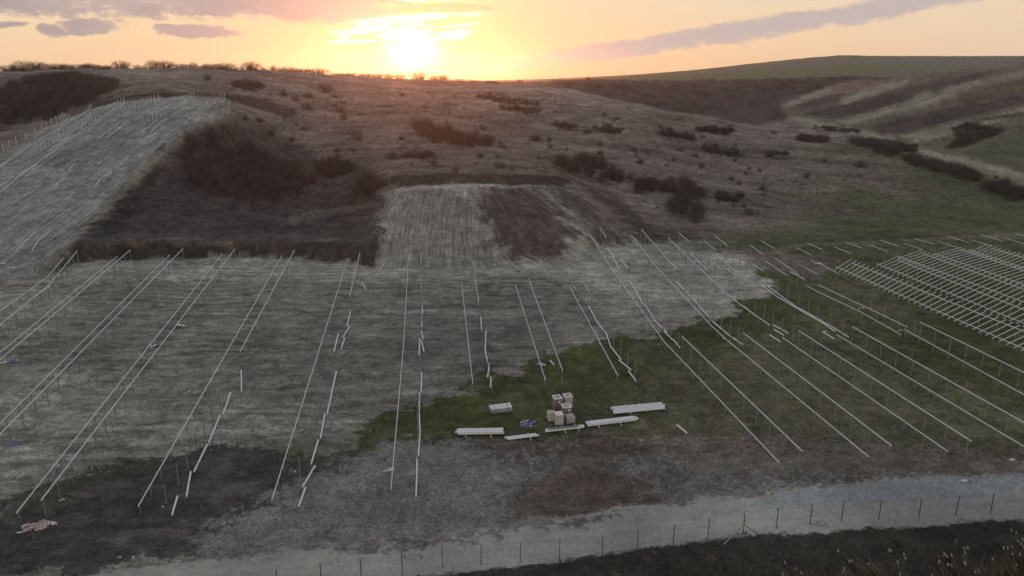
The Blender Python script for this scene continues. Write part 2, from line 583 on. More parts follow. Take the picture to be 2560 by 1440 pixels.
# ground cover: colour of each kind of soil and turf; outlines are given where the photograph shows them
A = dict(
    pale=(0.45, 0.425, 0.375), soil=(0.285, 0.266, 0.232), dark=(0.085, 0.078, 0.075), grass=(0.080, 0.098, 0.042), drygrass=(0.155, 0.145, 0.098),
    gravel=(0.225, 0.228, 0.225), bluegravel=(0.37, 0.395, 0.415), road=(0.39, 0.375, 0.345), brown=(0.135, 0.108, 0.092), pasture=(0.185, 0.158, 0.138),
    greenslope=(0.115, 0.120, 0.066), ditch=(0.052, 0.050, 0.042), wood=(0.10, 0.084, 0.08), farfield=(0.13, 0.165, 0.085), fargrey=(0.16, 0.145, 0.16),
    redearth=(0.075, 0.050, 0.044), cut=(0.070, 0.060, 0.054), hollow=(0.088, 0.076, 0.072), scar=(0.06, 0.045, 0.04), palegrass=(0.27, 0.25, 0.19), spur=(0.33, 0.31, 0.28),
)


def paint(me, X, Y, Z):
    U, V = project(X, Y, Z)
    N = len(X)
    sc = np.clip(Y / 100, 0.4, 8)
    # irregular edges: displacement that has a real size on the ground
    fa = fbm(X / 0.9, Y / 0.9, 4, 0.7, seed=23) * 1800 / Y * 0.9
    wu = fbm(X / 6, Y / 4, 5, 0.62, seed=21) * 1800 / Y * 3.0 + fa
    wv = fbm(X / 6, Y / 4, 5, 0.62, seed=22) * 1800 / Y * 1.0 + fbm(X / 0.9, Y / 0.9, 4, 0.7, seed=24) * 1800 / Y * 0.35
    U2, V2 = U + wu, V + wv
    col = np.zeros((N, 3))
    msk = np.zeros((N, 4))      # r gravel, g grass, b streaks across, a streaks down the slope

    dn = np.clip((168 - Y) / 34.0, 0, 1.25)
    insp = (np.abs(X) < 60) & (Y > 118) & (Y < 180)
    flow = np.where(insp, (X + 27) / (1 + 0.10 * dn + 0.55 * dn * np.clip((X + 12) / 30, 0, 1)), X + 0.6 * np.sin(Y / 9.0))
    stk = fbm(flow / 0.8, Y / 16, 4, 0.6, seed=25)
    fat = me.attributes.new('flow', 'FLOAT', 'POINT')
    fat.data.foreach_set('value', flow.astype(np.float32))

    smo = np.zeros(N)

    def lay(name, poly, soft=4.0, gr=0., gs=0., sx=0., sy=0., amt=1.0, rough=1.0, ylo=None, yhi=None, sm=0.):
        xs = [p[0] for p in poly]
        ys = [p[1] for p in poly]
        s = (U > min(xs) - 80) & (U < max(xs) + 80) & (V > min(ys) - 60) & (V < max(ys) + 60)
        if ylo:
            s &= Y > ylo
        if yhi:
            s &= Y < yhi
        if not s.any():
            return
        uu = U[s] + wu[s] * rough
        vv = V[s] + wv[s] * rough
        # picture rows are foreshortened: stretch them so that edge softness is even on the ground
        k = 1.8
        d = poly_sd(uu, vv * k, [(a, b * k) for a, b in poly])
        if sy > .8:
            d = d + stk[s] * 26
        else:
            d = d + fa[s] * soft * .10
        m = (1 - sstep(d, -soft, soft)) * amt
        c = np.array(A[name] if isinstance(name, str) else name)
        col[s] = col[s] * (1 - m[:, None]) + c * m[:, None]
        t = np.array([gr, gs, sx, sy])
        smo[s] = smo[s] * (1 - m) + sm * m
        msk[s] = msk[s] * (1 - m[:, None]) + t * m[:, None]

    # start: pasture hill, relief contrast put into its colour as paler and darker bands along the contours
    band = fbm(X / 70, Y / 22, 5, 0.6, seed=61)
    band2 = fbm(X / 14, Y / 7, 4, 0.6, seed=62)
    kf = np.clip(1 + 0.55 * band + 0.40 * band2, 0.45, 1.7)
    col[:] = np.array(A['pasture'])[None, :] * kf[:, None]
    up = sstep(Y, 250, 420) * (1 - sstep(Y, 520, 700))
    col *= (1 + 0.35 * up)[:, None]
    msk[:] = (0, 0.5, 0.35, 0)
    big = (-600, 3200)
    # near field
    lay('soil', [(big[0], 1700), (big[0], 660), (95, 684), (200, 650), (560, 640), (870, 655), (1000, 668), (1360, 655), (1470, 620), (1560, 604), (1700, 602), (1950, 604), (2200, 600), (2560, 588), (big[1], 586), (big[1], 1700)], 3, 0.1, 0, 1, 0, rough=.3, yhi=180)
    lay('pale', [(90, 690), (200, 650), (560, 640), (900, 655), (1360, 655), (1560, 604), (1900, 612), (1950, 740), (1750, 810), (1500, 720), (1300, 690), (1000, 700), (560, 690), (180, 720)], 26, 0.1, 0, .9, 0, amt=.95, yhi=180)
    lay('pale', [(1560, 604), (1700, 606), (1880, 650), (1950, 740), (1850, 800), (1640, 840), (1500, 780), (1400, 700)], 30, 0.1, 0, .6, 0, amt=.6, yhi=180)
    lay('pale', [(-200, 700), (90, 700), (200, 760), (100, 900), (400, 1000), (900, 1040), (700, 1110), (200, 1150), (0, 1250), (-300, 1300)], 60, 0.15, 0, .9, 0, amt=.5)
    lay((0.215, 0.202, 0.184), [(1060, 700), (1400, 690), (1480, 760), (1300, 880), (1160, 950), (900, 960), (620, 900), (640, 800), (900, 760)], 60, 0.1, 0, .9, 0, amt=.65)
    # green field
    lay('grass', [(700, 1145), (880, 1120), (900, 1080), (1000, 1022), (1080, 1000), (1165, 985), (1215, 940), (1290, 915), (1360, 885), (1450, 870), (1530, 845), (1640, 838), (1760, 800), (1850, 790), (1835, 755), (1945, 738), (1925, 700), (1900, 675), (1960, 668), (2060, 690), (2100, 650), (2010, 622), (big[1], 600), (big[1], 1140), (2300, 1130), (1900, 1090), (1500, 1085), (1200, 1105), (980, 1110), (860, 1160)], 5, 0, 1, .25, 0, yhi=185)
    lay('drygrass', [(1700, 900), (2000, 820), (2300, 760), (2150, 690), (2000, 700), (2200, 900), (2600, 1050), (2600, 1150), (2200, 1140), (1700, 1100), (1400, 1110), (1500, 1040)], 90, .05, .8, .25, 0, amt=.75)
    lay('soil', [(1250, 925), (1290, 915), (1325, 922), (1300, 935), (1262, 938)], 5, .1)
    lay('brown', [(1960, 608), (2070, 640), (2100, 665), (2020, 690), (1900, 670), (1860, 640), (1700, 612)], 12, 0, .2, .4, 0, amt=.8, yhi=180)
    # foreground bands
    lay('brown', [(860, 1150), (1100, 1095), (1500, 1095), (1900, 1085), (2300, 1110), (big[1], 1130), (big[1], 1200), (2400, 1200), (1900, 1225), (1500, 1280), (1000, 1340), (500, 1400), (860, 1200)], 26, .15, .5, .4, 0)
    lay((0.21, 0.195, 0.165), [(1650, 1120), (2200, 1120), (2700, 1150), (2700, 1185), (2100, 1190), (1800, 1215), (1500, 1170)], 40, .4, .4, .2, 0, amt=.7)
    lay('dark', [(-200, 1330), (0, 1290), (70, 1225), (210, 1172), (400, 1150), (520, 1122), (660, 1118), (760, 1130), (900, 1140), (860, 1190), (760, 1205), (640, 1260), (560, 1330), (500, 1390), (150, 1430), (-300, 1480)], 8, .05, .5, .5, 0)
    lay('grass', [(70, 1225), (210, 1178), (400, 1158), (300, 1185), (120, 1250), (30, 1290)], 14, 0, .8, amt=.5)
    lay('grass', [(690, 1120), (830, 1105), (870, 1130), (760, 1150)], 12, 0, .8, amt=.5)
    lay('gravel', [(500, 1345), (610, 1278), (740, 1225), (780, 1185), (900, 1150), (1000, 1110), (1130, 1110), (1300, 1130), (1420, 1170), (1330, 1250), (1280, 1300), (1000, 1350), (700, 1400), (500, 1410)], 34, .7, 0, .2, 0, amt=.85, sm=.2)
    lay('brown', [(1300, 1215), (1420, 1180), (1700, 1190), (1850, 1195), (1700, 1240), (1500, 1270), (1300, 1292)], 16, .1, .3, .4, 0, amt=.9)
    lay('gravel', [(1510, 1150), (1640, 1150), (1700, 1175), (1580, 1190)], 16, 1, 0, .2, 0, amt=.7)
    lay('gravel', [(1640, 1190), (1850, 1180), (2100, 1195), (1900, 1230), (1600, 1265)], 20, 1, 0, .2, 0, amt=.6)
    # haul road
    lay('road', [(60, 1460), (480, 1405), (760, 1372), (1000, 1345), (1300, 1305), (1520, 1270), (1840, 1240), (2100, 1208), (2560, 1184), (3200, 1160), (3200, 1280), (2560, 1300), (2200, 1322), (1860, 1345), (1500, 1388), (1200, 1425), (950, 1452), (900, 1500), (-100, 1520)], 7, .25, 0, .1, 0, rough=.4, sm=.75)
    lay('bluegravel', [(1850, 1262), (1950, 1232), (2100, 1210), (2560, 1186), (3200, 1160), (3200, 1240), (2560, 1262), (2240, 1272), (2050, 1300), (1900, 1290)], 16, .5, 0, .05, 0, amt=.85, rough=.6, sm=.7)
    for dv, am in ((0, .7), (26, .6)):
        t_ = [(420, 1432), (800, 1398), (1200, 1358), (1600, 1312), (2000, 1272), (2560, 1232), (3000, 1205)]
        lay((0.45, 0.425, 0.385), [(a_, b_ + dv) for a_, b_ in t_] + [(a_, b_ + dv + 11) for a_, b_ in reversed(t_)], 6, .1, 0, .1, 0, amt=am, rough=.3, sm=.8)
    lay('dark', [(820, 1372), (1000, 1345), (1240, 1318), (1500, 1282), (1540, 1292), (1300, 1335), (1000, 1370), (860, 1385)], 14, .2, .2, .8, 0, amt=.6)
    lay('ditch', [(600, 1480), (960, 1452), (1200, 1425), (1500, 1388), (1700, 1362), (1860, 1345), (2200, 1320), (2560, 1300), (3200, 1270), (3200, 2400), (-600, 2400), (300, 1600)], 5, 0, .6, 0, 0, rough=.35)
    # graded spur
    sp = [(940, 668), (946, 560), (958, 492), (1000, 464), (1180, 456), (1400, 460), (1470, 490), (1520, 560), (1566, 606), (1470, 640), (1360, 668), (1100, 680)]
    lay('spur', sp, 6, .1, 0, 0, 1, rough=.5, ylo=126, yhi=200)
    lay('redearth', [(1200, 476), (1270, 468), (1350, 474), (1400, 530), (1440, 590), (1400, 640), (1340, 655), (1270, 640), (1225, 580), (1200, 520)], 20, 0, 0, 0, 1, amt=.8, ylo=126, yhi=200)
    lay('redearth', [(1400, 462), (1470, 490), (1520, 560), (1566, 606), (1500, 612), (1430, 540), (1370, 470)], 12, 0, 0, 0, 1, amt=.75, ylo=126, yhi=200)
    lay((0.09, 0.065, 0.056), [(1020, 470), (1100, 470), (1110, 500), (1030, 500)], 14, 0, 0, 0, 1, amt=.2, ylo=126, yhi=200)
    lay('pale', [(985, 476), (1010, 464), (1180, 457), (1400, 460), (1420, 466), (1200, 465), (1030, 474)], 4, .1, 0, 0, 0, amt=.9, rough=.2, ylo=150, yhi=200)
    # cut banks
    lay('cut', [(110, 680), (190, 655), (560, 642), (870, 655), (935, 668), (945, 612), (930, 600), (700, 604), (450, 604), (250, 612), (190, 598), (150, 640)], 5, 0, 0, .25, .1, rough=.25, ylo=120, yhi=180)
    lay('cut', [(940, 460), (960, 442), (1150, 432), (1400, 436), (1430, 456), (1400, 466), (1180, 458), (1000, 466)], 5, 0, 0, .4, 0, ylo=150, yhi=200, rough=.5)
    lay('scar', [(1400, 440), (1480, 480), (1560, 560), (1590, 608), (1750, 606), (1740, 590), (1640, 575), (1560, 500), (1480, 460)], 9, 0, 0, .4, 0, ylo=130, yhi=220, amt=.8)
    # hollow
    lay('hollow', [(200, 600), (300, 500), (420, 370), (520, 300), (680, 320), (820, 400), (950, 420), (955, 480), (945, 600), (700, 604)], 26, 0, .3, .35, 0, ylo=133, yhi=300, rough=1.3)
    lay((0.20, 0.165, 0.14), [(700, 545), (900, 508), (950, 505), (950, 516), (820, 540), (730, 560)], 6, 0, 0, .8, 0, amt=.8, ylo=133, yhi=220, rough=.4)
    lay((0.20, 0.18, 0.16), [(400, 592), (600, 604), (640, 612), (500, 610), (410, 600)], 5, 0, 0, .8, 0, amt=.8, ylo=133, yhi=200, rough=.5)
    lay('wood', [(440, 420), (470, 330), (560, 320), (660, 400), (780, 430), (770, 470), (660, 520), (560, 500), (480, 480)], 20, 0, .3, .2, 0, amt=.8, ylo=150, yhi=280)
    # hill strip
    st = [(-600, 760), (100, 686), (160, 620), (205, 562), (300, 470), (375, 390), (450, 340), (540, 300), (620, 265), (560, 240), (480, 234), (330, 240), (240, 264), (150, 302), (0, 378), (-600, 640)]
    lay((0.31, 0.315, 0.295), st, 7, .2, 0, 0, 1, rough=.5, ylo=110, yhi=245)
    lay('palegrass', [(-300, 520), (0, 375), (150, 300), (180, 300), (0, 410), (-300, 560)], 12, 0, .4, 0, .6, amt=.35, ylo=150, yhi=245)
    lay((0.37, 0.37, 0.35), [(230, 440), (300, 385), (370, 332), (400, 320), (400, 340), (330, 400), (260, 450)], 14, .7, 0, 0, .7, amt=.8, ylo=150, yhi=240)
    lay((0.36, 0.36, 0.34), [(400, 255), (480, 240), (530, 250), (500, 270), (420, 275)], 12, .6, 0, 0, .7, amt=.6, ylo=190, yhi=245)
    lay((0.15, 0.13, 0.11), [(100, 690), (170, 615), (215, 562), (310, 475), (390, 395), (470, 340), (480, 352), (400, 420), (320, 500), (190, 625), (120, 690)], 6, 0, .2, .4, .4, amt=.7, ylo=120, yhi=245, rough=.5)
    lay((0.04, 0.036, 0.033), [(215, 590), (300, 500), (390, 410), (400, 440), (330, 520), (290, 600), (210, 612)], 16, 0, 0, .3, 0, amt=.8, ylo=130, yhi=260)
    lay((0.24, 0.215, 0.18), [(90, 690), (150, 622), (208, 560), (305, 470), (385, 388), (465, 334), (560, 292), (620, 262), (640, 266), (560, 304), (480, 342), (398, 398), (318, 482), (220, 574), (165, 632), (110, 694)], 4, 0, 0, .1, .6, amt=.8, ylo=115, yhi=245, rough=.4)
    lay('dark', [(120, 690), (150, 650), (240, 560), (260, 580), (200, 640), (130, 690)], 8, 0, 0, 0, .6, amt=.85, ylo=120, yhi=170)  # shade of the bank face at the strip foot, put into the ground colour
    lay('scar', [(235, 262), (330, 238), (480, 230), (620, 240), (740, 272), (742, 296), (680, 285), (560, 245), (480, 236), (330, 243), (240, 268)], 4, 0, 0, .4, 0, amt=.9, ylo=225, yhi=330, rough=.3)
    # dark wood far left
    lay('wood', [(-600, 380), (0, 330), (120, 290), (235, 262), (300, 215), (280, 192), (-600, 192)], 12, 0, .3, .3, 0, amt=.85, ylo=232, yhi=600)
    # green tint to the right
    gm = sstep(U + fbm(X / 30, Y / 30, 3, seed=31) * 500 + (V - 450) * 0.9, 1900, 2350) * (Y > 140) * (Y < 420)
    c = np.array(A['greenslope'])
    col[:] = col * (1 - gm[:, None]) + c * gm[:, None]
    lay((0.095, 0.115, 0.05), [(1700, 600), (2000, 560), (2300, 520), (2600, 530), (3200, 540), (3200, 592), (2560, 586), (2000, 600)], 40, 0, 1, .3, 0, amt=.6, ylo=140, yhi=260)
    # farm track
    trk = [(1960, 650), (1935, 628), (1960, 612), (2050, 606), (2250, 600), (2560, 583), (3000, 570)]
    trk_poly = trk + [(3000, 578), (2560, 592), (2250, 607), (2060, 613), (1985, 620), (1962, 632), (1985, 655)]
    lay((0.22, 0.19, 0.145), trk_poly, 4, .1, .1, 0, 0, amt=.75, rough=.25, ylo=125, yhi=200)
    # valley floor and right hills
    F2 = Y > 235
    lay('palegrass', [(1950, 280), (2050, 300), (2200, 330), (2350, 370), (2560, 430), (3000, 500), (3000, 540), (2560, 462), (2350, 400), (2150, 345), (2000, 312)], 10, 0, .5, .2, 0, amt=.8, ylo=260, yhi=900)
    olive = (0.165, 0.150, 0.105)
    lay(olive, [(1900, 300), (1960, 255), (2140, 190), (2560, 160), (2900, 150), (2900, 470), (2560, 432), (2290, 366), (2140, 322), (2000, 300)], 5, 0, .5, .2, 0, amt=.9, ylo=300, yhi=1100)
    pg = (0.34, 0.315, 0.25)
    lay(pg, [(1905, 268), (1960, 240), (2070, 206), (2130, 198), (2100, 225), (1990, 262), (1940, 275)], 4, 0, .4, .2, 0, amt=.9, ylo=450, yhi=1100, rough=.6)
    lay((0.24, 0.165, 0.125), [(2080, 205), (2170, 196), (2212, 204), (2150, 230), (2075, 240)], 6, 0, .3, .2, 0, amt=.9, ylo=450, yhi=1100, rough=.6)
    lay(pg, [(2096, 252), (2190, 213), (2270, 198), (2275, 208), (2190, 236), (2110, 264)], 4, 0, .4, .2, 0, amt=.9, ylo=450, yhi=1100, rough=.6)
    lay('wood', [(1985, 262), (2060, 242), (2118, 231), (2090, 256), (2010, 272)], 4, 0, .2, .2, 0, amt=1, ylo=450, yhi=1100, rough=.7)
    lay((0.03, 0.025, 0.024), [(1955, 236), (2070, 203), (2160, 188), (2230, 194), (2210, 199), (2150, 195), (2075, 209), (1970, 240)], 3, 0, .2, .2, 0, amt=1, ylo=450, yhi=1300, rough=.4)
    lay('wood', [(2000, 284), (2110, 262), (2278, 216), (2406, 187), (2506, 173), (2440, 198), (2322, 228), (2187, 276), (2080, 298)], 4, 0, .3, .2, 0, amt=1, ylo=400, yhi=1100, rough=.6)
    lay(pg, [(2085, 301), (2187, 278), (2325, 230), (2440, 201), (2560, 174), (2900, 150), (2900, 185), (2560, 196), (2420, 232), (2300, 268), (2190, 296), (2120, 312)], 6, 0, .4, .2, 0, amt=.85, ylo=380, yhi=900, rough=.8)
    lay((0.145, 0.105, 0.075), [(2420, 222), (2560, 192), (2900, 170), (2900, 215), (2560, 228), (2400, 258), (2330, 268)], 10, 0, .4, .2, 0, amt=.8, ylo=350, yhi=800)
    lay('wood', [(2180, 318), (2270, 289), (2420, 263), (2560, 233), (2900, 215), (2900, 248), (2560, 258), (2400, 298), (2240, 334), (2200, 334)], 5, 0, .3, .2, 0, amt=1, ylo=350, yhi=800, rough=.8)
    lay(pg, [(2250, 338), (2400, 308), (2560, 268), (2700, 255), (2700, 275), (2560, 286), (2420, 326), (2330, 350), (2290, 364)], 6, 0, .3, .2, 0, amt=.8, ylo=320, yhi=800)
    lay('wood', [(2430, 298), (2560, 280), (2800, 265), (2800, 275), (2560, 290), (2440, 305)], 3, 0, .3, .2, 0, amt=.9, ylo=320, yhi=800, rough=.5)
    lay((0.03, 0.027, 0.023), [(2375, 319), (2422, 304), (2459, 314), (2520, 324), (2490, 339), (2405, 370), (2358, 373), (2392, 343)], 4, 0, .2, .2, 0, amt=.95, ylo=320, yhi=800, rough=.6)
    lay((0.115, 0.128, 0.072), [(2420, 372), (2520, 345), (2700, 330), (2700, 400), (2560, 410), (2440, 392)], 14, 0, .8, .1, 0, amt=.8, ylo=300, yhi=600)
    lay(pg, [(1930, 280), (2050, 303), (2133, 320), (2204, 335), (2288, 366), (2405, 394), (2560, 435), (2800, 490), (2800, 510), (2560, 450), (2400, 408), (2270, 376), (2180, 346), (2120, 332), (2040, 314)], 6, 0, .3, .1, 0, amt=.95, ylo=260, yhi=900, rough=.7)
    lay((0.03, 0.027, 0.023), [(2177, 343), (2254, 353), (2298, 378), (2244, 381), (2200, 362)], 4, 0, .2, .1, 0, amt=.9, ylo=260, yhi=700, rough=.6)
    lay('wood', [(1300, 206), (1400, 203), (1700, 202), (1900, 197), (2150, 192), (2250, 192), (2100, 205), (1950, 262), (1960, 300), (1850, 320), (1700, 285), (1550, 262), (1450, 232), (1380, 218)], 6, 0, .3, .2, 0, amt=.95, ylo=500, yhi=1250)
    # far fields
    fr = Y > 1250
    col[fr] = A['farfield']
    msk[fr] = (0, .6, 0, 0)
    lay('fargrey', [(1550, 200), (1900, 166), (2100, 148), (2560, 139), (3200, 130), (3200, 165), (2560, 166), (2350, 160), (2100, 160), (1900, 172), (1700, 186)], 4, 0, .2, 0, 0, ylo=1250, rough=.2, amt=.9)
    lay('fargrey', [(2200, 182), (2560, 165), (3200, 160), (3200, 190), (2200, 196)], 4, 0, .2, 0, 0, ylo=1250, rough=.2, amt=.7)
    # steep faces show bare earth everywhere
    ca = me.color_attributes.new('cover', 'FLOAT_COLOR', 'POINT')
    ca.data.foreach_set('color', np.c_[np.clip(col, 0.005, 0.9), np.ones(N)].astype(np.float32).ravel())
    sma = me.attributes.new('packed', 'FLOAT', 'POINT')
    sma.data.foreach_set('value', smo.astype(np.float32))
    cb = me.color_attributes.new('kind_mask', 'FLOAT_COLOR', 'POINT')
    cb.data.foreach_set('color', np.clip(msk, 0, 1).astype(np.float32).ravel())


def spp_y(n, P):
    o = n.new('ShaderNodeSeparateXYZ')
    n.l.new(P, o.inputs[0])
    return o.outputs[1]


def ground_material():
    M = bpy.data.materials.new('ground_cover')
    M.use_nodes = True
    n = NT(M.node_tree)
    geo = n.new('ShaderNodeNewGeometry')
    P = geo.outputs['Position']
    a = n.new('ShaderNodeAttribute', attribute_name='cover')
    b = n.new('ShaderNodeAttribute', attribute_name='kind_mask')
    sp = n.new('ShaderNodeSeparateColor')
    n.l.new(b.outputs['Color'], sp.inputs[0])
    gr, gs, sx = sp.outputs
    sy = b.outputs['Alpha']
    big = n.noise(P, 0.06, 5, 0.62, 0.4)
    mid = n.noise(P, 0.45, 6, 0.65, 0.6)
    fine = n.noise(P, 3.2, 5, 0.7)
    strx = n.noise(n.mapv(P, scale=(0.36, 1.0, 1.0), rot=(0, 0, 0.03)), 0.9, 8, 0.72, 1.6)
    strx2 = n.noise(n.mapv(P, scale=(0.07, 0.55, 0.3), rot=(0, 0, -0.06)), 0.5, 6, 0.65, 1.8)
    blot = n.noise(n.mapv(P, scale=(0.6, 1.0, 1.0)), 0.22, 8, 0.7, 1.2)
    fl = n.new('ShaderNodeAttribute', attribute_name='flow')
    spp = n.new('ShaderNodeSeparateXYZ')
    n.l.new(P, spp.inputs[0])
    FV = n.vec(fl.outputs['Fac'], n.m('MULTIPLY', spp.outputs[1], 0.045), 0.0)
    stry = n.noise(FV, 1.3, 7, 0.7, 0.5)
    stry2 = n.noise(FV, 3.4, 4, 0.6, 0.2)
    c = a.outputs['Color']

    def mulc(c, fac, lo, hi, x, amt=1.0):
        k = n.new('ShaderNodeMapRange')
        n.set(k.inputs[0], x)
        k.inputs[1].default_value = 0.36
        k.inputs[2].default_value = 0.64
        k.inputs[3].default_value = lo
        k.inputs[4].default_value = hi
        v = n.new('ShaderNodeVectorMath', operation='SCALE')
        n.set(v.inputs[0], c)
        n.set(v.inputs[3], k.outputs[0])
        return n.mix(fac, c, v.outputs[0])
    c = mulc(c, 1.0, 0.78, 1.22, big)
    pk_ = n.new('ShaderNodeAttribute', attribute_name='packed')
    lo_ = n.m('SUBTRACT', 1.0, pk_.outputs['Fac'])
    c = mulc(c, lo_, 0.70, 1.30, mid)
    c = mulc(c, lo_, 0.66, 1.34, fine)
    c = mulc(c, sx, 0.64, 1.36, strx)
    c = mulc(c, sx, 0.78, 1.22, strx2)
    # wheel ruts left across the bare soil
    rw = n.m('ADD', spp_y(n, P), n.m('MULTIPLY', n.noise(n.mapv(P, scale=(0.5, 1, 1)), 0.05, 3, 0.5), 26.0))
    rut = n.m('SINE', n.m('MULTIPLY', rw, 2.6))
    rmask = n.m('MULTIPLY', sx, n.ss(n.noise(n.mapv(P, scale=(0.25, 1, 1)), 0.09, 4, 0.6, 0.6), 0.47, 0.6))
    c = mulc(c, rmask, 0.74, 1.18, n.m('ADD', n.m('MULTIPLY', rut, 0.2), 0.5))
    # dried crust patches of paler clay on the bare soil
    pk = n.m('MULTIPLY', n.m('MULTIPLY', sx, 1.0), n.ss(blot, 0.54, 0.62))
    c = n.mix(n.m('MULTIPLY', pk, 0.45), c, (0.31, 0.295, 0.265, 1))
    pd = n.m('MULTIPLY', n.m('ADD', sx, n.m('MULTIPLY', gr, 0.4), clamp=True), n.ss(blot, 0.46, 0.36))
    c = mulc(c, n.m('MULTIPLY', pd, 1.0), 0.72, 0.72, big)
    c = mulc(c, sy, 0.72, 1.28, stry)
    c = mulc(c, sy, 0.75, 1.25, stry2)
    # gravel stones
    vo = n.new('ShaderNodeTexVoronoi', feature='F1')
    n.set(vo.inputs['Vector'], P)
    vo.inputs['Scale'].default_value = 5.0
    bw = n.new('ShaderNodeRGBToBW')
    n.l.new(vo.outputs['Color'], bw.inputs[0])
    c = mulc(c, n.m('MULTIPLY', gr, 0.9), 0.7, 1.35, bw.outputs[0])
    # turf: mix of greener and dead blades
    g1 = n.noise(n.mapv(P, scale=(0.6, 1.0, 1.0)), 0.9, 6, 0.7, 0.5)
    dead = n.mix(1.0, c, (1.75, 1.32, 1.35, 1), 'MULTIPLY')
    c = n.mix(n.m('MULTIPLY', n.m('MULTIPLY', gs, 0.75), n.ss(g1, 0.45, 0.68)), c, dead)
    # scattered clods and stones
    cl = n.noise(P, 1.6, 3, 0.8)
    c = n.mix(n.m('MULTIPLY', n.ss(cl, 0.64, 0.72), 0.35), c, (0.30, 0.28, 0.25, 1))
    bs = n.new('ShaderNodeBsdfPrincipled')
    n.set(bs.inputs['Base Color'], c)
    bs.inputs['Roughness'].default_value = 0.95
    bs.inputs['Specular IOR Level'].default_value = 0.15
    bp = n.new('ShaderNodeBump')
    bp.inputs['Strength'].default_value = 0.9
    bp.inputs['Distance'].default_value = 0.4
    h = n.m('ADD', n.m('MULTIPLY', mid, 1.2), n.m('MULTIPLY', fine, 0.35))
    h = n.m('ADD', h, n.m('MULTIPLY', n.m('MULTIPLY', strx, sx), 1.2))
    h = n.m('ADD', h, n.m('MULTIPLY', n.m('MULTIPLY', stry, sy), 1.2))
    n.set(bp.inputs['Height'], h)
    n.l.new(bp.outputs[0], bs.inputs['Normal'])
    out = n.new('ShaderNodeOutputMaterial')
    n.l.new(bs.outputs[0], out.inputs[0])
    return M


build_terrain()


# ================================================================== objects
def mat(name, col, rough=0.7, metal=0.0, nscale=0.0, namp=0.25, spec=0.4, stretch=(1, 1, 1)):
    M = bpy.data.materials.new(name)
    M.use_nodes = True
    n = NT(M.node_tree)
    bs = n.new('ShaderNodeBsdfPrincipled')
    bs.inputs['Roughness'].default_value = rough
    bs.inputs['Metallic'].default_value = metal
    bs.inputs['Specular IOR Level'].default_value = spec
    c = (*col, 1)
    if nscale:
        tc = n.new('ShaderNodeTexCoord')
        nz = n.noise(n.mapv(tc.outputs['Object'], scale=stretch), nscale, 4, 0.65)
        lo = tuple(x * (1 - namp) for x in col)
        hi = tuple(min(0.95, x * (1 + namp)) for x in col)
        c = n.mix(n.ss(nz, 0.3, 0.7), lo, hi)
    n.set(bs.inputs['Base Color'], c)
    out = n.new('ShaderNodeOutputMaterial')
    n.l.new(bs.outputs[0], out.inputs[0])
    return M


ZINC = mat('galvanised_steel', (0.76, 0.80, 0.84), 0.55, 0.25, 2.0, 0.12, stretch=(0.3, 3, 3))
ZINC_NEW = mat('bright_galvanised_steel', (0.82, 0.85, 0.87), 0.5, 0.15, 2.0, 0.08, stretch=(0.3, 3, 3))
ZINC_POST = mat('galvanised_post_steel', (0.27, 0.295, 0.31), 0.5, 0.3, 3.0, 0.2)
ZINC_PALE = mat('pale_post_steel', (0.62, 0.64, 0.66), 0.5, 0.3, 3.0, 0.2)
FENCE_M = mat('green_grey_fence_paint', (0.06, 0.075, 0.085), 0.6, 0.1, 3.0, 0.2)
TWIG = mat('bare_twigs', (0.105, 0.088, 0.085), 0.9, 0, 0.6, 0.4, 0.1)
TWIGV = mat('valley_twigs', (0.19, 0.155, 0.158), 0.9, 0, 0.035, 0.55, 0.1)
TWIG2 = mat('bare_twigs_light', (0.14, 0.115, 0.105), 0.9, 0, 0.6, 0.4, 0.1)
STRAW = mat('dead_grass', (0.24, 0.20, 0.15), 0.9, 0, 0.8, 0.35, 0.1)
REED = mat('dry_reed', (0.19, 0.15, 0.115), 0.9, 0, 0.8, 0.4, 0.1)
PLUME = mat('reed_plume', (0.52, 0.43, 0.37), 0.95, 0, 4, 0.2, 0.1)
WOODM = mat('pallet_wood', (0.42, 0.34, 0.24), 0.85, 0, 6, 0.25)
CARD = mat('brown_cardboard', (0.25, 0.20, 0.185), 0.85, 0, 3, 0.2)
CARD2 = mat('pale_cardboard', (0.52, 0.49, 0.46), 0.85, 0, 3, 0.15)
LIDM = mat('white_wrapping_foil', (0.80, 0.78, 0.76), 0.55, 0, 5, 0.12)
LIDG = mat('grey_wrapping_foil', (0.40, 0.38, 0.37), 0.5, 0, 5, 0.15)
PAPER = mat('white_paper', (0.75, 0.76, 0.80), 0.7)
BLUEP = mat('blue_print', (0.20, 0.36, 0.72), 0.7)
BLUE = mat('blue_plastic', (0.10, 0.20, 0.62), 0.45, 0, 6, 0.4)
PALEBLUE = mat('pale_blue_plastic', (0.50, 0.56, 0.78), 0.45, 0, 6, 0.25)
BAG = mat('white_plastic_sheet', (0.66, 0.64, 0.66), 0.5, 0, 5, 0.15)
TORN = mat('torn_cardboard', (0.50, 0.40, 0.35), 0.85, 0, 2.2, 0.45)
BLACKP = mat('black_plastic', (0.02, 0.02, 0.022), 0.5)
STONE = mat('pale_stone', (0.46, 0.45, 0.43), 0.9, 0, 5, 0.25)


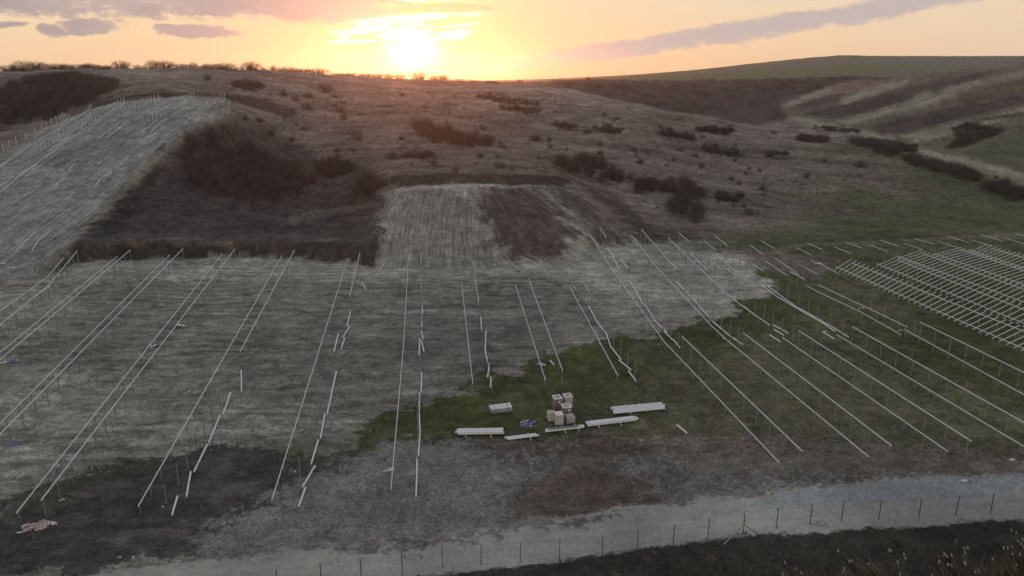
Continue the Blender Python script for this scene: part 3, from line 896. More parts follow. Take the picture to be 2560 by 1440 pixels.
class MB:
    def __init__(s):
        s.v, s.f = [], []

    def box(s, c, d, R=None):
        b = len(s.v)
        for sx in (-.5, .5):
            for sy in (-.5, .5):
                for sz in (-.5, .5):
                    p = Vector((sx * d[0], sy * d[1], sz * d[2]))
                    if R is not None:
                        p = R @ p
                    s.v.append(tuple(Vector(c) + p))
        s.f += [tuple(b + i for i in q) for q in ((0, 1, 3, 2), (4, 6, 7, 5), (0, 4, 5, 1), (2, 3, 7, 6), (0, 2, 6, 4), (1, 5, 7, 3))]
        return s

    def prof(s, pts, x0, x1):
        """extrude a closed yz profile along x"""
        b = len(s.v)
        n = len(pts)
        for x in (x0, x1):
            s.v += [(x, p[0], p[1]) for p in pts]
        s.f += [(b + i, b + (i + 1) % n, b + n + (i + 1) % n, b + n + i) for i in range(n)]
        s.f += [tuple(b + i for i in reversed(range(n))), tuple(b + n + i for i in range(n))]
        return s

    def mesh(s, name, m):
        me = bpy.data.meshes.new(name)
        me.from_pydata(s.v, [], s.f)
        me.update()
        me.materials.append(m)
        return me


def link(name, data, parent=None, loc=None, rot=None, scale=None):
    o = bpy.data.objects.new(name, data)
    C.objects.link(o)
    if parent is not None:
        o.parent = parent
    if loc is not None:
        o.location = loc
    if rot is not None:
        o.rotation_euler = rot
    if scale is not None:
        o.scale = scale
    return o


def tag(o, label, cat, group=None, kind=None):
    o['label'] = label
    o['category'] = cat
    if group:
        o['group'] = group
    if kind:
        o['kind'] = kind
    return o


ORD = ['first', 'second', 'third', 'fourth', 'fifth', 'sixth', 'seventh', 'eighth', 'ninth', 'tenth', 'eleventh', 'twelfth', 'thirteenth', 'fourteenth',
       'fifteenth', 'sixteenth', 'seventeenth', 'eighteenth', 'nineteenth', 'twentieth']
TENS = {2: 'twenty', 3: 'thirty', 4: 'forty', 5: 'fifty', 6: 'sixty', 7: 'seventy', 8: 'eighty', 9: 'ninety'}


def ordw(i):
    if i < 20:
        return ORD[i]
    k = i + 1
    t, u = divmod(k, 10)
    if k < 100:
        return TENS[t] + '-' + ORD[u - 1] if u else TENS[t][:-1] + 'ieth'
    return 'one hundred and ' + ordw(k - 101) if k > 100 else 'hundredth'


# C channel of unit length along x
def channel(name, m, h=0.11, w=0.072, t=0.012):
    p = [(-w / 2, -h), (w / 2, -h), (w / 2, -h + t), (-w / 2 + t, -h + t), (-w / 2 + t, -t), (w / 2, -t), (w / 2, 0), (-w / 2, 0)]
    return MB().prof(p, 0, 1).mesh(name, m)


RAIL_ME = channel('rail', ZINC)
RAILNEW_ME = channel('loose_rail', ZINC_NEW, 0.14, 0.14)
RAFTER_ME = channel('rafter', ZINC, 0.09, 0.065)


def post_mesh(name, L, m, w=0.11):
    p = [(-w / 2, -w / 2), (w / 2, -w / 2), (w / 2, -w / 2 + .012), (-w / 2 + .012, -w / 2 + .012), (-w / 2 + .012, w / 2 - .012), (w / 2, w / 2 - .012), (w / 2, w / 2), (-w / 2, w / 2)]
    mb = MB()
    n = len(p)
    for z in (-L, 0):
        mb.v += [(a, b, z) for a, b in p]
    mb.f += [(i, (i + 1) % n, n + (i + 1) % n, n + i) for i in range(n)]
    mb.f += [tuple(reversed(range(n))), tuple(n + i for i in range(n))]
    return mb.mesh(name, m)


POST_HI = post_mesh('post', 3.0, ZINC_POST, 0.08)
POST_LO = post_mesh('post', 1.7, ZINC_POST, 0.08)
POST_FREE = post_mesh('post', 2.7, ZINC_POST, 0.095)
POST_PALE = post_mesh('post', 2.7, ZINC_PALE, 0.14)


def place_rail(o, p, q):
    d = q - p
    L = d.length
    o.location = p
    o.rotation_euler = d.to_track_quat('X', 'Z').to_euler()
    o.scale = (L, 1, 1)


def rail_line(name, pts, h, label, group, cat='mounting rail', post_step=2.8, me=None, posts=True):
    P = [hit(u, v, h) for u, v in pts]
    P = [p for p in P if p is not None]
    base = Vector((P[0].x, P[0].y, hgt(P[0].x, P[0].y)))
    root = link(name, None, loc=base)
    root.empty_display_size = 0.2
    tag(root, label, cat, group)
    for a, b in zip(P[:-1], P[1:]):
        L = (b - a).length
        n = max(1, round(L / 6.1))
        for i in range(n):
            p = a.lerp(b, i / n) + Vector((0, 0, 0.0))
            q = a.lerp(b, (i + 1) / n - 0.02 / L)
            o = link('rail', me or RAIL_ME, root)
            place_rail(o, p - base, q - base)
    if posts:
        tot = sum((b - a).length for a, b in zip(P[:-1], P[1:]))
        k = max(2, round(tot / post_step) + 1)
        for i in range(k):
            s = 0.35 + (tot - 0.7) * i / (k - 1)
            for a, b in zip(P[:-1], P[1:]):
                L = (b - a).length
                if s <= L + 1e-6:
                    p = a.lerp(b, s / L)
                    break
                s -= L
            o = link('post', POST_HI if h > 1.5 else POST_LO, root, loc=p - base - Vector((0, 0, 0.02)))
    return root


HI, LO = 2.25, 1.05
# (phrase, low line points, high line points) as they stand in the photograph
LINES = []


def LN(phr, pts, h, name='rail_line'):
    LINES.append((phr, pts, h, name))


G_FIELD = 'long galvanised rail lines on posts in the field'
LN('far left corner, low rail line that ends at the cut bank with a kink', [(-60, 830), (0, 776), (118, 692), (160, 643)], LO)
LN('far left corner, high rail line ending at the cut bank with a kink', [(-60, 862), (0, 811), (81, 745), (122, 712), (193, 626)], HI)
LN('low line of the leftmost straight pair running to the cut bank', [(-80, 950), (0, 880), (293, 640)], LO)
LN('high line of the leftmost straight pair running to the cut bank', [(-80, 965), (0, 898), (326, 624)], HI)
LN('low line of the second pair from the left, leaving the frame at its edge', [(-60, 1118), (0, 1057), (425, 636)], LO)
LN('high line of the second pair from the left, leaving the frame at its edge', [(-60, 1143), (0, 1084), (457, 621)], HI)
LN('low line of the longest pair, its near end just above the cardboard heap', [(40, 1282), (555, 635)], LO)
LN('high line of the longest pair, reaching the cut bank beside a low twin', [(102, 1250), (587, 622)], HI)
LN('full length low line with a short high line on its upper right half', [(345, 1265), (705, 638)], LO)
LN('half length high line that stops halfway down the bare soil', [(600, 878), (736, 624)], HI)
LN('full length low line just left of the foot of the graded slope', [(680, 1247), (870, 645)], LO)
LN('short high line at the lower left corner of the graded slope', [(874, 740), (900, 630)], HI)
LN('nearly upright long low line crossing the picture centre left, by a white bag', [(977, 1222), (1009, 860), (1021, 642)], LO)
LN('single rail high on posts at the foot of the graded slope', [(1053, 657), (1053, 628)], HI)
LN('lone low line right of the zigzag of loose rails in the middle', [(1182, 958), (1154, 707)], LO)
LN('short two rail high line, topmost right of the middle', [(1197, 755), (1187, 691)], HI)
LN('low line of the middle pair that ends above the blue and white litter', [(1364, 950), (1288, 710)], LO)
LN('high line of the middle pair that ends on the grass edge', [(1407, 927), (1321, 695)], HI)
LN('low line left of the winding loose rails on the grass', [(1545, 938), (1423, 714)], LO)
LN('single rail high on posts above the winding loose rails', [(1472, 726), (1454, 699)], HI)
LN('longest low line right of centre, from the slope foot to the brown ground', [(1948, 1155), (1661, 854), (1519, 656), (1472, 580)], LO)
LN('single rail on tall posts against the red earth at the slope foot', [(1516, 593), (1499, 568)], HI)
LN('high line on the grass beside the longest low line right of centre', [(2006, 1127), (1704, 839)], HI)
LN('second long low line right of the graded slope, from bank to brown ground', [(2171, 1140), (1815, 847), (1780, 815), (1638, 663), (1577, 585)], LO)
LN('short high line with a bend right of the graded slope', [(1693, 671), (1668, 647), (1603, 572)], HI)
LN('second high line on the grass counted from the rail stacks', [(2229, 1113), (1858, 831)], HI)
LN('low line crossing from pale soil to grass, third right of the graded slope', [(1925, 812), (1857, 765), (1828, 743), (1733, 655), (1670, 593)], LO)
LN('third high line on the grass counted from the rail stacks', [(2429, 1102), (1996, 825)], HI)
LN('third low line on the grass counted from the rail stacks', [(2371, 1128), (1955, 842)], LO)
LN('single rail on tall posts above the bend of the dark bank', [(1722, 603), (1697, 581)], HI)
LN('single low rail right of the dark bank', [(1790, 625), (1761, 602)], LO)
LN('single tall rail right of the dark bank, beside the track end', [(1817, 611), (1788, 589)], HI)
LN('bent high line of three rails on the pale soil near the track', [(1846, 684), (1817, 660), (1793, 638)], HI)
LN('low single rail on the pale soil near the track', [(1801, 671), (1772, 648)], LO)
LN('low line over the grass edge, fourth from the rail stacks', [(2560, 1115), (2091, 835)], LO)
LN('fourth high line on the grass counted from the rail stacks', [(2640, 1104), (2560, 1055), (2130, 815)], HI)
LN('low single rail left of where the track turns', [(1908, 635), (1876, 613)], LO)
LN('tall single rail left of where the track turns', [(1937, 621), (1903, 601)], HI)
LN('low single rail on brown ground below the track bend', [(1909, 677), (1876, 656)], LO)
LN('low line of two rails inside the track bend', [(1969, 688), (1912, 651)], LO)
LN('high line of two rails inside the track bend', [(1998, 686), (1938, 645)], HI)
LN('low line nearest the crossbeam tables, passing over white litter', [(2660, 1035), (2560, 985), (2260, 822)], LO)
LN('high line nearest the crossbeam tables, long and straight', [(2660, 978), (2560, 930), (2300, 804)], HI)
LN('slightly bent low line midway across the upper grass', [(2253, 836), (2150, 778), (2048, 730), (2014, 712)], 0.7)
LN('slightly bent high line midway across the upper grass', [(2269, 817), (2170, 769), (2100, 737), (2044, 710)], 1.2)
LN('low rail starting right of the track bend', [(2041, 683), (2003, 663)], LO)
LN('low line of two rails above the green corner, by pale litter', [(2098, 684), (2060, 664), (2026, 650)], LO)
TOPH = [((2055, 623), (2016, 606)), ((2156, 620), (2113, 604)), ((2246, 615), (2200, 599)), ((2335, 609), (2285, 595)), ((2421, 605), (2369, 590)), ((2507, 602), (2452, 586)), ((2592, 599), (2536, 582))]
TOPL = [((2028, 637), (1990, 618)), ((2128, 633), (2086, 616)), ((2219, 628), (2174, 612)), ((2307, 623), (2259, 607)), ((2393, 618), (2343, 602)), ((2480, 614), (2426, 599)), ((2570, 611), (2509, 594))]
for i, s in enumerate(TOPH):
    LN('tall single rail by the farm track, %s from the left of that row' % ordw(i), list(s), HI)
for i, s in enumerate(TOPL):
    LN('low single rail below the farm track, %s from the left of that row' % ordw(i), list(s), LO)
for phr, pts, h, nm in LINES:
    short = ('single' in phr) or ('rail starting' in phr)
    rail_line('rail_on_posts' if short else 'rail_line', pts, h, phr, 'short rails on posts along the track and bank' if short else G_FIELD)

# ------------------------------------------------------------------ tables with crossbeams (right)
TB = [('nearest', (2089, 665), (2700, 932), (2131, 657), (2700, 883)), ('second', (2192, 658), (2700, 864), (2243, 649), (2700, 828)),
      ('third', (2246, 640), (2700, 805), (2309, 634), (2700, 772)), ('fourth', (2334, 633), (2700, 758), (2400, 623), (2700, 722)),
      ('farthest', (2425, 624), (2700, 716), (2479, 620), (2700, 684))]
for nm, l0, l1, h0, h1 in TB:
    A0, A1 = hit(*l0, 1.15), hit(*l1, 1.15)
    B0, B1 = hit(*h0, 2.15), hit(*h1, 2.15)
    dirv = (A1 - A0).normalized()
    base = Vector((A0.x, A0.y, hgt(A0.x, A0.y)))
    root = link('mounting_table', None, loc=base)
    tag(root, 'galvanised table frame with slanting crossbeams, %s of the five rows on the grass' % nm, 'mounting frame', 'table frames with crossbeams on the green field')
    for a, b, pm in ((A0, A1, POST_LO), (B0, B1, POST_HI)):
        L = (b - a).length
        k = max(1, round(L / 6.1))
        for i in range(k):
            place_rail(link('rail', RAIL_ME, root), a.lerp(b, i / k) - base, a.lerp(b, (i + 1) / k - 0.02 / L) - base)
        k = max(2, round(L / 2.9))
        for i in range(k + 1):
            link('post', pm, root, loc=a.lerp(b, min(max(i / k, 0.005), .995)) - base - Vector((0, 0, 0.03)))
    L = (A1 - A0).length
    s = 0.9
    i = 0
    while s < L - 0.5 and i < 90:
        p = A0 + dirv * s
        t = (p - B0).dot((B1 - B0).normalized())
        # crossbeams run square to the rails
        q = B0 + (B1 - B0).normalized() * t
        d = (q - p).normalized()
        place_rail(link('crossbeam', RAFTER_ME, root), p - d * 0.85 - base + Vector((0, 0, 0.11)), q + d * 0.75 - base + Vector((0, 0, 0.11)))
        s += 1.12 + random.uniform(-.03, .03)
        i += 1

# ------------------------------------------------------------------ loose rails lying on the ground
LOOSE = {
    'on bare soil left of centre': [((603, 925), (604, 978)), ((577, 981), (558, 1035)), ((550, 1037), (522, 1106)), ((518, 1110), (485, 1178)), ((477, 1178), (466, 1240)), ((444, 1240), (430, 1287))],
    'beside the full length line left of centre': [((876, 779), (868, 814)), ((875, 815), (857, 843)), ((862, 844), (853, 871)), ((846, 834), (835, 879)), ((841, 928), (829, 981)), ((829, 983), (818, 1033)), ((812, 1035), (801, 1095)), ((796, 1098), (778, 1158)), ((788, 1164), (756, 1218)), ((764, 1217), (747, 1264))],
    'in the upright chain beside the centre line': [((1055, 687), (1055, 718)), ((1053, 718), (1055, 750)), ((1054, 752), (1057, 785)), ((1054, 785), (1055, 820)), ((1052, 820), (1058, 848)), ((1049, 845), (1048, 886)), ((1053, 850), (1060, 878)), ((1054, 930), (1053, 978)), ((1049, 980), (1048, 1030)), ((1048, 1032), (1050, 1080)), ((1050, 1082), (1046, 1138)), ((1043, 1140), (1042, 1190)), ((1042, 1192), (1040, 1240))],
    'in the zigzag reaching the grass edge': [((1202, 792), (1204, 824)), ((1215, 827), (1213, 868)), ((1212, 868), (1215, 890)), ((1216, 890), (1220, 908)), ((1224, 908), (1219, 943)), ((1228, 942), (1226, 968)), ((1375, 900), (1385, 912))],
    'in the winding chain onto the grass': [((1472, 764), (1489, 797)), ((1489, 799), (1516, 834)), ((1516, 834), (1526, 865)), ((1526, 865), (1553, 899)), ((1547, 899), (1578, 924)), ((1571, 926), (1590, 951))],
    'below the foot of the graded slope': [((1517, 620), (1537, 643)), ((1532, 644), (1548, 670)), ((1551, 645), (1570, 671)), ((1574, 702), (1591, 729)), ((1591, 729), (1608, 760)), ((1613, 762), (1636, 797)), ((1636, 800), (1667, 829)), ((1660, 829), (1682, 851)), ((1684, 850), (1700, 869))],
    'on pale soil right of the graded slope': [((1690, 703), (1720, 733)), ((1722, 735), (1748, 763)), ((1748, 765), (1772, 790)), ((1782, 803), (1828, 842)), ((1831, 843), (1856, 861))],
    'where pale soil meets the right grass': [((1725, 632), (1747, 655)), ((1747, 656), (1771, 676)), ((1817, 671), (1846, 692)), ((1858, 766), (1890, 790)), ((1892, 790), (1925, 812)), ((1932, 811), (1971, 832)), ((1924, 836), (1952, 854)), ((1935, 823), (1960, 838))],
    'in the double chain across the green field': [((1905, 714), (1938, 738)), ((1938, 738), (1975, 760)), ((1976, 760), (2015, 783)), ((2016, 783), (2052, 804)), ((2053, 804), (2088, 828)), ((1915, 713), (1952, 740)), ((1953, 740), (1990, 766)), ((1991, 767), (2028, 786)), ((2028, 787), (2065, 808)), ((2065, 808), (2122, 843)), ((2058, 829), (2085, 846)), ((1974, 678), (2011, 697))],
    'alone at the left edge of the soil field': [((82, 745), (125, 714))],
    'alone on the brown ground at the lower right': [((1692, 1061), (1718, 1082))],
    'alone on the pale soil left of the middle': [((904, 706), (915, 723))],
    'on the right edge of the hillside strip': [((87, 579), (64, 603)), ((64, 603), (39, 628)), ((126, 577), (96, 601)), ((96, 601), (79, 628))],
    'amid the hillside strip': [((189, 407), (172, 424)), ((140, 428), (125, 443)), ((165, 430), (150, 441)), ((250, 450), (237, 466)), ((280, 427), (266, 440)), ((280, 319), (262, 333)), ((261, 334), (244, 348)), ((316, 305), (291, 325)), ((290, 326), (266, 345)), ((297, 307), (285, 316)), ((392, 299), (373, 315)), ((372, 316), (354, 332)), ((421, 295), (403, 303)), ((402, 304), (376, 331)),
                                                     ((502, 291), (484, 306)), ((480, 292), (462, 306)), ((565, 249), (552, 256)), ((545, 247), (533, 255)), ((400, 249), (385, 258)), ((377, 252), (363, 260)), ((490, 246), (479, 255)), ((465, 247), (457, 255)), ((34, 439), (0, 465)), ((32, 455), (16, 468)), ((15, 469), (-8, 487))],
}


def chain(pts, step=15.5, jit=1.0, gap=0.0):
    out = []
    for (u0, v0), (u1, v1) in zip(pts[:-1], pts[1:]):
        L = math.hypot(u1 - u0, v1 - v0)
        # rails look longer the nearer they lie
        k = max(1, round(L / (step * (1 + max(0, (v0 + v1) / 2 - 260) / 260))))
        for i in range(k):
            a, b = i / k, (i + 0.97) / k
            j = random.uniform(-jit, jit)
            out.append(((u0 + (u1 - u0) * a, v0 + (v1 - v0) * a + j), (u0 + (u1 - u0) * b, v0 + (v1 - v0) * b + random.uniform(-jit, jit) * .5)))
    return out


LOOSE['beside the second post row of the strip'] = chain([(312, 259), (237, 303), (177, 345), (112, 393), (37, 449)])
LOOSE['beside the outermost posts of the strip'] = chain([(225, 274), (190, 293), (150, 319), (85, 358), (45, 385), (0, 417)])
LOOSE['doubling rows at the hillside strip left edge'] = chain([(217, 306), (181, 330)]) + chain([(175, 338), (120, 380)], jit=2) + chain([(26, 397), (-10, 420)]) + chain([(170, 297), (130, 320)]) + chain([(90, 410), (50, 437)], jit=2)

for phr, segs in LOOSE.items():
    n = len(segs)
    segs = sorted(segs, key=lambda s: -(s[0][1] + s[1][1]))
    for i, (a, b) in enumerate(segs):
        p, q = hit(*a, 0.14), hit(*b, 0.14)
        if p is None or q is None:
            continue
        for w in (p, q):
            w.z = hgt(w.x, w.y) + 0.15
        # keep them off the bumps
        for t in (0.25, 0.5, 0.75):
            m_ = p.lerp(q, t)
            dz = hgt(m_.x, m_.y) + 0.13 - m_.z
            if dz > 0:
                p.z += dz
                q.z += dz
        o = link('loose_rail', RAILNEW_ME)
        place_rail(o, p, q)
        o.scale = (o.scale[0], 1.0, 1.0)
        o['category'] = 'rail'
        if n == 1:
            o['label'] = 'pale loose rail lying ' + phr
            o['group'] = 'loose rails lying on the ground'
        else:
            o['label'] = 'pale loose rail %s, %s from near end' % (phr, ordw(i))
            o['group'] = 'loose rails lying ' + phr

# ------------------------------------------------------------------ bare posts waiting for rails
FREE = [
    ('beside the leftmost broken chain of rails', [(551, 1024), (517, 1086), (437, 1235), (418, 1262)], 0, 2.9),
    ('beside the second broken chain of rails', [(803, 1044), (783, 1108), (751, 1195)], 0, 2.9),
    ('beside the broken upright chain of the centre', [(1056, 720), (1050, 960), (1043, 1150)], 0, 2.9),
    ('beside the zigzag rails at the grass edge', [(1205, 790), (1218, 900), (1230, 985)], 0, 3.4),
    ('behind the winding loose rails on the grass', [(1478, 742), (1536, 835), (1590, 902)], 1, 2.9),
    ('above the chain below the graded slope', [(1607, 721), (1669, 800), (1697, 831)], 1, 2.9),
    ('on the pale soil right of the graded slope', [(1715, 698), (1752, 736), (1799, 776), (1848, 822)], 1, 2.9),
    ('from the pale soil down to the middle grass', [(1824, 700), (1872, 730), (1926, 771), (1984, 815)], 1, 2.9),
    ('over the double chain of loose rails', [(1919, 685), (2000, 730), (2052, 767), (2110, 802)], 1, 2.9),
    ('between the bent lines and the crossbeam tables', [(2054, 689), (2130, 724), (2209, 762), (2290, 801)], 1, 3.0),
    ('below the first tall rail by the track', [(2059, 625), (2121, 652)], 1, 3.2),
    ('below the second tall rail by the track', [(2160, 621), (2214, 643)], 1, 3.2),
    ('below the third tall rail by the track', [(2251, 616), (2313, 632)], 1, 3.2),
    ('below the fourth tall rail by the track', [(2340, 610), (2384, 626)], 1, 3.2),
    ('below the fifth tall rail by the track', [(2426, 606), (2480, 622)], 1, 3.2),
    ('inside the track bend near the green corner', [(1938, 619), (1985, 648), (2035, 676)], 1, 3.2),
    ('between the dark bank and the pale soil', [(1724, 606), (1790, 660)], 1, 3.4),
    ('on the brown ground left of the track bend', [(1818, 614), (1870, 650)], 1, 3.4),
]
STRIPP = [
    ('along the outer left row of the strip', [(228, 273), (152, 303), (100, 337), (40, 362), (-8, 388)], 26),
    ('along the second row of the hillside strip', [(311, 260), (262, 285), (205, 320), (150, 349), (95, 384)], 27),
    ('along the third row of the hillside strip', [(397, 250), (365, 262), (325, 286)], 10),
    ('in the short crest row of the strip', [(485, 246), (452, 258)], 6),
    ('in the dense right row of the strip', [(563, 249), (535, 262), (510, 280), (482, 303)], 18),
    ('near the middle crest of the strip', [(412, 287), (362, 313)], 6),
    ('in the doubled group of the strip', [(220, 307), (178, 333)], 7),
]


def along(P, step=None, n=None):
    ds = [(b - a).length for a, b in zip(P[:-1], P[1:])]
    tot = sum(ds)
    k = n if n else max(2, round(tot / step) + 1)
    out = []
    for i in range(k):
        s = tot * i / (k - 1)
        for a, b, L in zip(P[:-1], P[1:], ds):
            if s <= L + 1e-6:
                out.append(a.lerp(b, s / L))
                break
            s -= L
    return out


def free_posts(phr, P, me, hgt_above):
    P = sorted(P, key=lambda p: p.y)
    for i, p in enumerate(P):
        x, y = p.x + random.uniform(-.05, .05), p.y + random.uniform(-.08, .08)
        o = link('steel_post', me, loc=(x, y, hgt(x, y) + hgt_above + random.uniform(-.07, .07)))
        o.rotation_euler = (random.uniform(-.012, .012), random.uniform(-.012, .012), 0)
        o['label'] = 'bare steel post %s, %s from near end' % (phr, ordw(i))
        o['category'] = 'post'
        o['group'] = 'bare posts ' + phr


for phr, pts, top, step in FREE:
    P = [hit(u, v, 2.2 if top else 0) for u, v in pts]
    free_posts(phr, along(P, step), POST_FREE, 2.2)
for phr, pts, n in STRIPP:
    P = [hit(u, v, 0) for u, v in pts]
    free_posts(phr, along(P, None, n), POST_PALE, 2.1)
# posts that start only here and there
for i, (u, v) in enumerate([(210, 425), (158, 441), (300, 370)]):
    pass

# ------------------------------------------------------------------ fence
FP_TOP = [(690, 1425), (800, 1409), (900, 1397), (1004, 1383), (1104, 1365), (1203, 1360), (1301, 1357), (1400, 1349), (1507, 1341), (1596, 1327), (1686, 1313),
          (1774, 1299), (1862, 1287), (1946, 1272), (2031, 1262), (2111, 1254), (2204, 1251), (2305, 1247), (2399, 1241), (2485, 1236), (2575, 1231), (2665, 1226)]
fpos = []
for u, v in FP_TOP:
    fpos.append(hit(u, v, 2.0))
for k in range(5):
    d = fpos[0] - fpos[1]
    fpos.insert(0, fpos[0] + d)
for k in range(3):
    fpos.append(fpos[-1] + (fpos[-1] - fpos[-2]))
base = Vector((fpos[0].x, fpos[0].y, hgt(fpos[0].x, fpos[0].y)))
fence = link('wire_fence', None, loc=base)
tag(fence, 'dark thin post and wire fence along the lower edge of the gravel road', 'fence')
FPOST = MB().box((0, 0, -1.2), (0.06, 0.06, 2.4)).box((0, 0, 0.02), (0.07, 0.07, 0.04)).mesh('fence_post', FENCE_M)
for p in fpos:
    p.z = hgt(p.x, p.y) + 2.0
    link('fence_post', FPOST, fence, loc=p - base, rot=(random.uniform(-.02, .02), random.uniform(-.02, .02), 0))


def tube_between(mb, a, b, r, n=4):
    a, b = Vector(a), Vector(b)
    d = (b - a).normalized()
    s = d.orthogonal().normalized()
    t = d.cross(s)
    k = len(mb.v)
    for p in (a, b):
        for i in range(n):
            an = 2 * math.pi * i / n
            mb.v.append(tuple(p + s * math.cos(an) * r + t * math.sin(an) * r))
    for i in range(n):
        mb.f.append((k + i, k + (i + 1) % n, k + n + (i + 1) % n, k + n + i))
    mb.f.append(tuple(k + i for i in reversed(range(n))))
    mb.f.append(tuple(k + n + i for i in range(n)))


mbw = MB()
for a, b in zip(fpos[:-1], fpos[1:]):
    for dz in (0.05, 0.65, 1.25, 1.85):
        tube_between(mbw, a - base - Vector((0, 0, dz)), b - base - Vector((0, 0, dz)), 0.0035, 3)
    L = (b - a).length
    for k in range(int(L / 0.45)):
        p = a.lerp(b, (k + .5) / int(L / 0.45)) - base
        tube_between(mbw, p - Vector((0, 0, .05)), p - Vector((0, 0, 1.85)), 0.0018, 3)
link('wire_mesh', mbw.mesh('wire_mesh', FENCE_M), fence)
# braces at the corner post
ci = 5 + 12
pc = fpos[ci]
mbb = MB()
q = hit(1809, 1361, 0)
tube_between(mbb, pc - Vector((0, 0, 1.0)) - base, Vector((q.x, q.y, hgt(q.x, q.y))) - base, 0.05, 6)
BR = mat('pale_brace_steel', (0.30, 0.33, 0.33), .5, .2)
link('brace', mbb.mesh('brace', BR), fence)
mbb = MB()
q = hit(1906, 1342, 0)
tube_between(mbb, pc - Vector((0, 0, 1.0)) - base, Vector((q.x, q.y, hgt(q.x, q.y))) - base, 0.035, 6)
link('brace', mbb.mesh('brace', FENCE_M), fence)


# ------------------------------------------------------------------ materials store on the grass
def ground_pt(u, v):
    p = hit(u, v, 0)
    p.z = hgt(p.x, p.y)
    return p


def rail_stack(e0, e1, nacross, nlayer, label, bearers, inset=False, width=None):
    a, b = ground_pt(*e0), ground_pt(*e1)
    zz = max(a.z, b.z, hgt((a.x + b.x) / 2, (a.y + b.y) / 2)) + 0.02
    mid = (a + b) / 2
    mid.z = zz
    d = (b - a)
    L = d.length
    yaw = math.atan2(d.y, d.x)
    root = link('rail_stack', None, loc=mid, rot=(0, 0, yaw))
    tag(root, label, 'rail stack', 'stacks of new rails lying on timber bearers')
    w = width or 0.16
    for t in bearers:
        mb = MB().box((0, 0, 0), (0.10, nacross * w + 1.2 * random.uniform(.9, 1.2), 0.10))
        link('bearer', mb.mesh('bearer', CARD2), root, loc=((t - .5) * L, random.uniform(-.1, .35), 0.07), rot=(0, 0, random.uniform(-.08, .08)))
    for l in range(nlayer):
        for k in range(nacross):
            o = link('rail', RAILNEW_ME, root)
            y = (k - (nacross - 1) / 2) * w * (1.45 if nacross == 6 else 1.22) + random.uniform(-.012, .012)
            j = random.uniform(-.22, .22)
            o.location = (-L / 2 + j, y, 0.12 + 0.145 * (l + 1))
            o.scale = (L, w / 0.14, 1)
    if inset:
        for k in (-1, 1):
            o = link('rail', channel('rail', ZINC_POST), root)
            o.location = (-L / 2 + .1 * L, k * 0.11, 0.12 + 0.145 * nlayer + 0.10)
            o.scale = (L * .78, 1.4, .7)
    return root


rail_stack((1142, 1085), (1256, 1086), 5, 2, 'broad white rail stack, leftmost, lying level on two crossing timbers', (.2, .74))
rail_stack((1265, 1101), (1343, 1091), 3, 1, 'short slim white rail stack, nearest the gravel', (.75,))
rail_stack((1361, 1083), (1457, 1071), 3, 1, 'white rail stack with dark rails along its top, below the pallets', (.5, .85), inset=True)
rail_stack((1469, 1067), (1589, 1052), 4, 2, 'white rail stack right of the pallets with two timbers sticking out behind', (.2, .65))
rail_stack((1532, 1033), (1660, 1018), 6, 1, 'ribbed white rail stack, rightmost and farthest of all', (.3, .6), width=0.19)


def pallet(root, w, d):
    mb = MB()
    for i in range(6):
        mb.box((0, -d / 2 + 0.07 + i * (d - 0.14) / 5, 0.135), (w, 0.11, 0.025))
    for x in (-w / 2 + .05, 0, w / 2 - .05):
        for y in (-d / 2 + .07, 0, d / 2 - .07):
            mb.box((x, y, 0.072), (0.09, 0.12, 0.1))
        mb.box((x, 0, 0.011), (0.09, d, 0.022))
    return link('pallet', mb.mesh('pallet', WOODM), root)


def bevel_box(name, w, d, h, m, parent, z0, taper=0.0, bulge=0.02):
    # box with cut corner edges and slightly uneven sides
    mb = MB()
    c = 0.035
    ring = [(-w / 2 + c, -d / 2), (w / 2 - c, -d / 2), (w / 2, -d / 2 + c), (w / 2, d / 2 - c), (w / 2 - c, d / 2), (-w / 2 + c, d / 2), (-w / 2, d / 2 - c), (-w / 2, -d / 2 + c)]
    lev = [0, 0.25, 0.5, 0.75, 1.0]
    for t in lev:
        s = 1 - taper * t
        for x, y in ring:
            mb.v.append((x * s + random.uniform(-bulge, bulge), y * s + random.uniform(-bulge, bulge), z0 + h * t))
    n = 8
    for l in range(len(lev) - 1):
        for i in range(n):
            mb.f.append((l * n + i, l * n + (i + 1) % n, (l + 1) * n + (i + 1) % n, (l + 1) * n + i))
    mb.f.append(tuple(reversed(range(n))))
    mb.f.append(tuple((len(lev) - 1) * n + i for i in range(n)))
    return link(name, mb.mesh(name, m), parent)


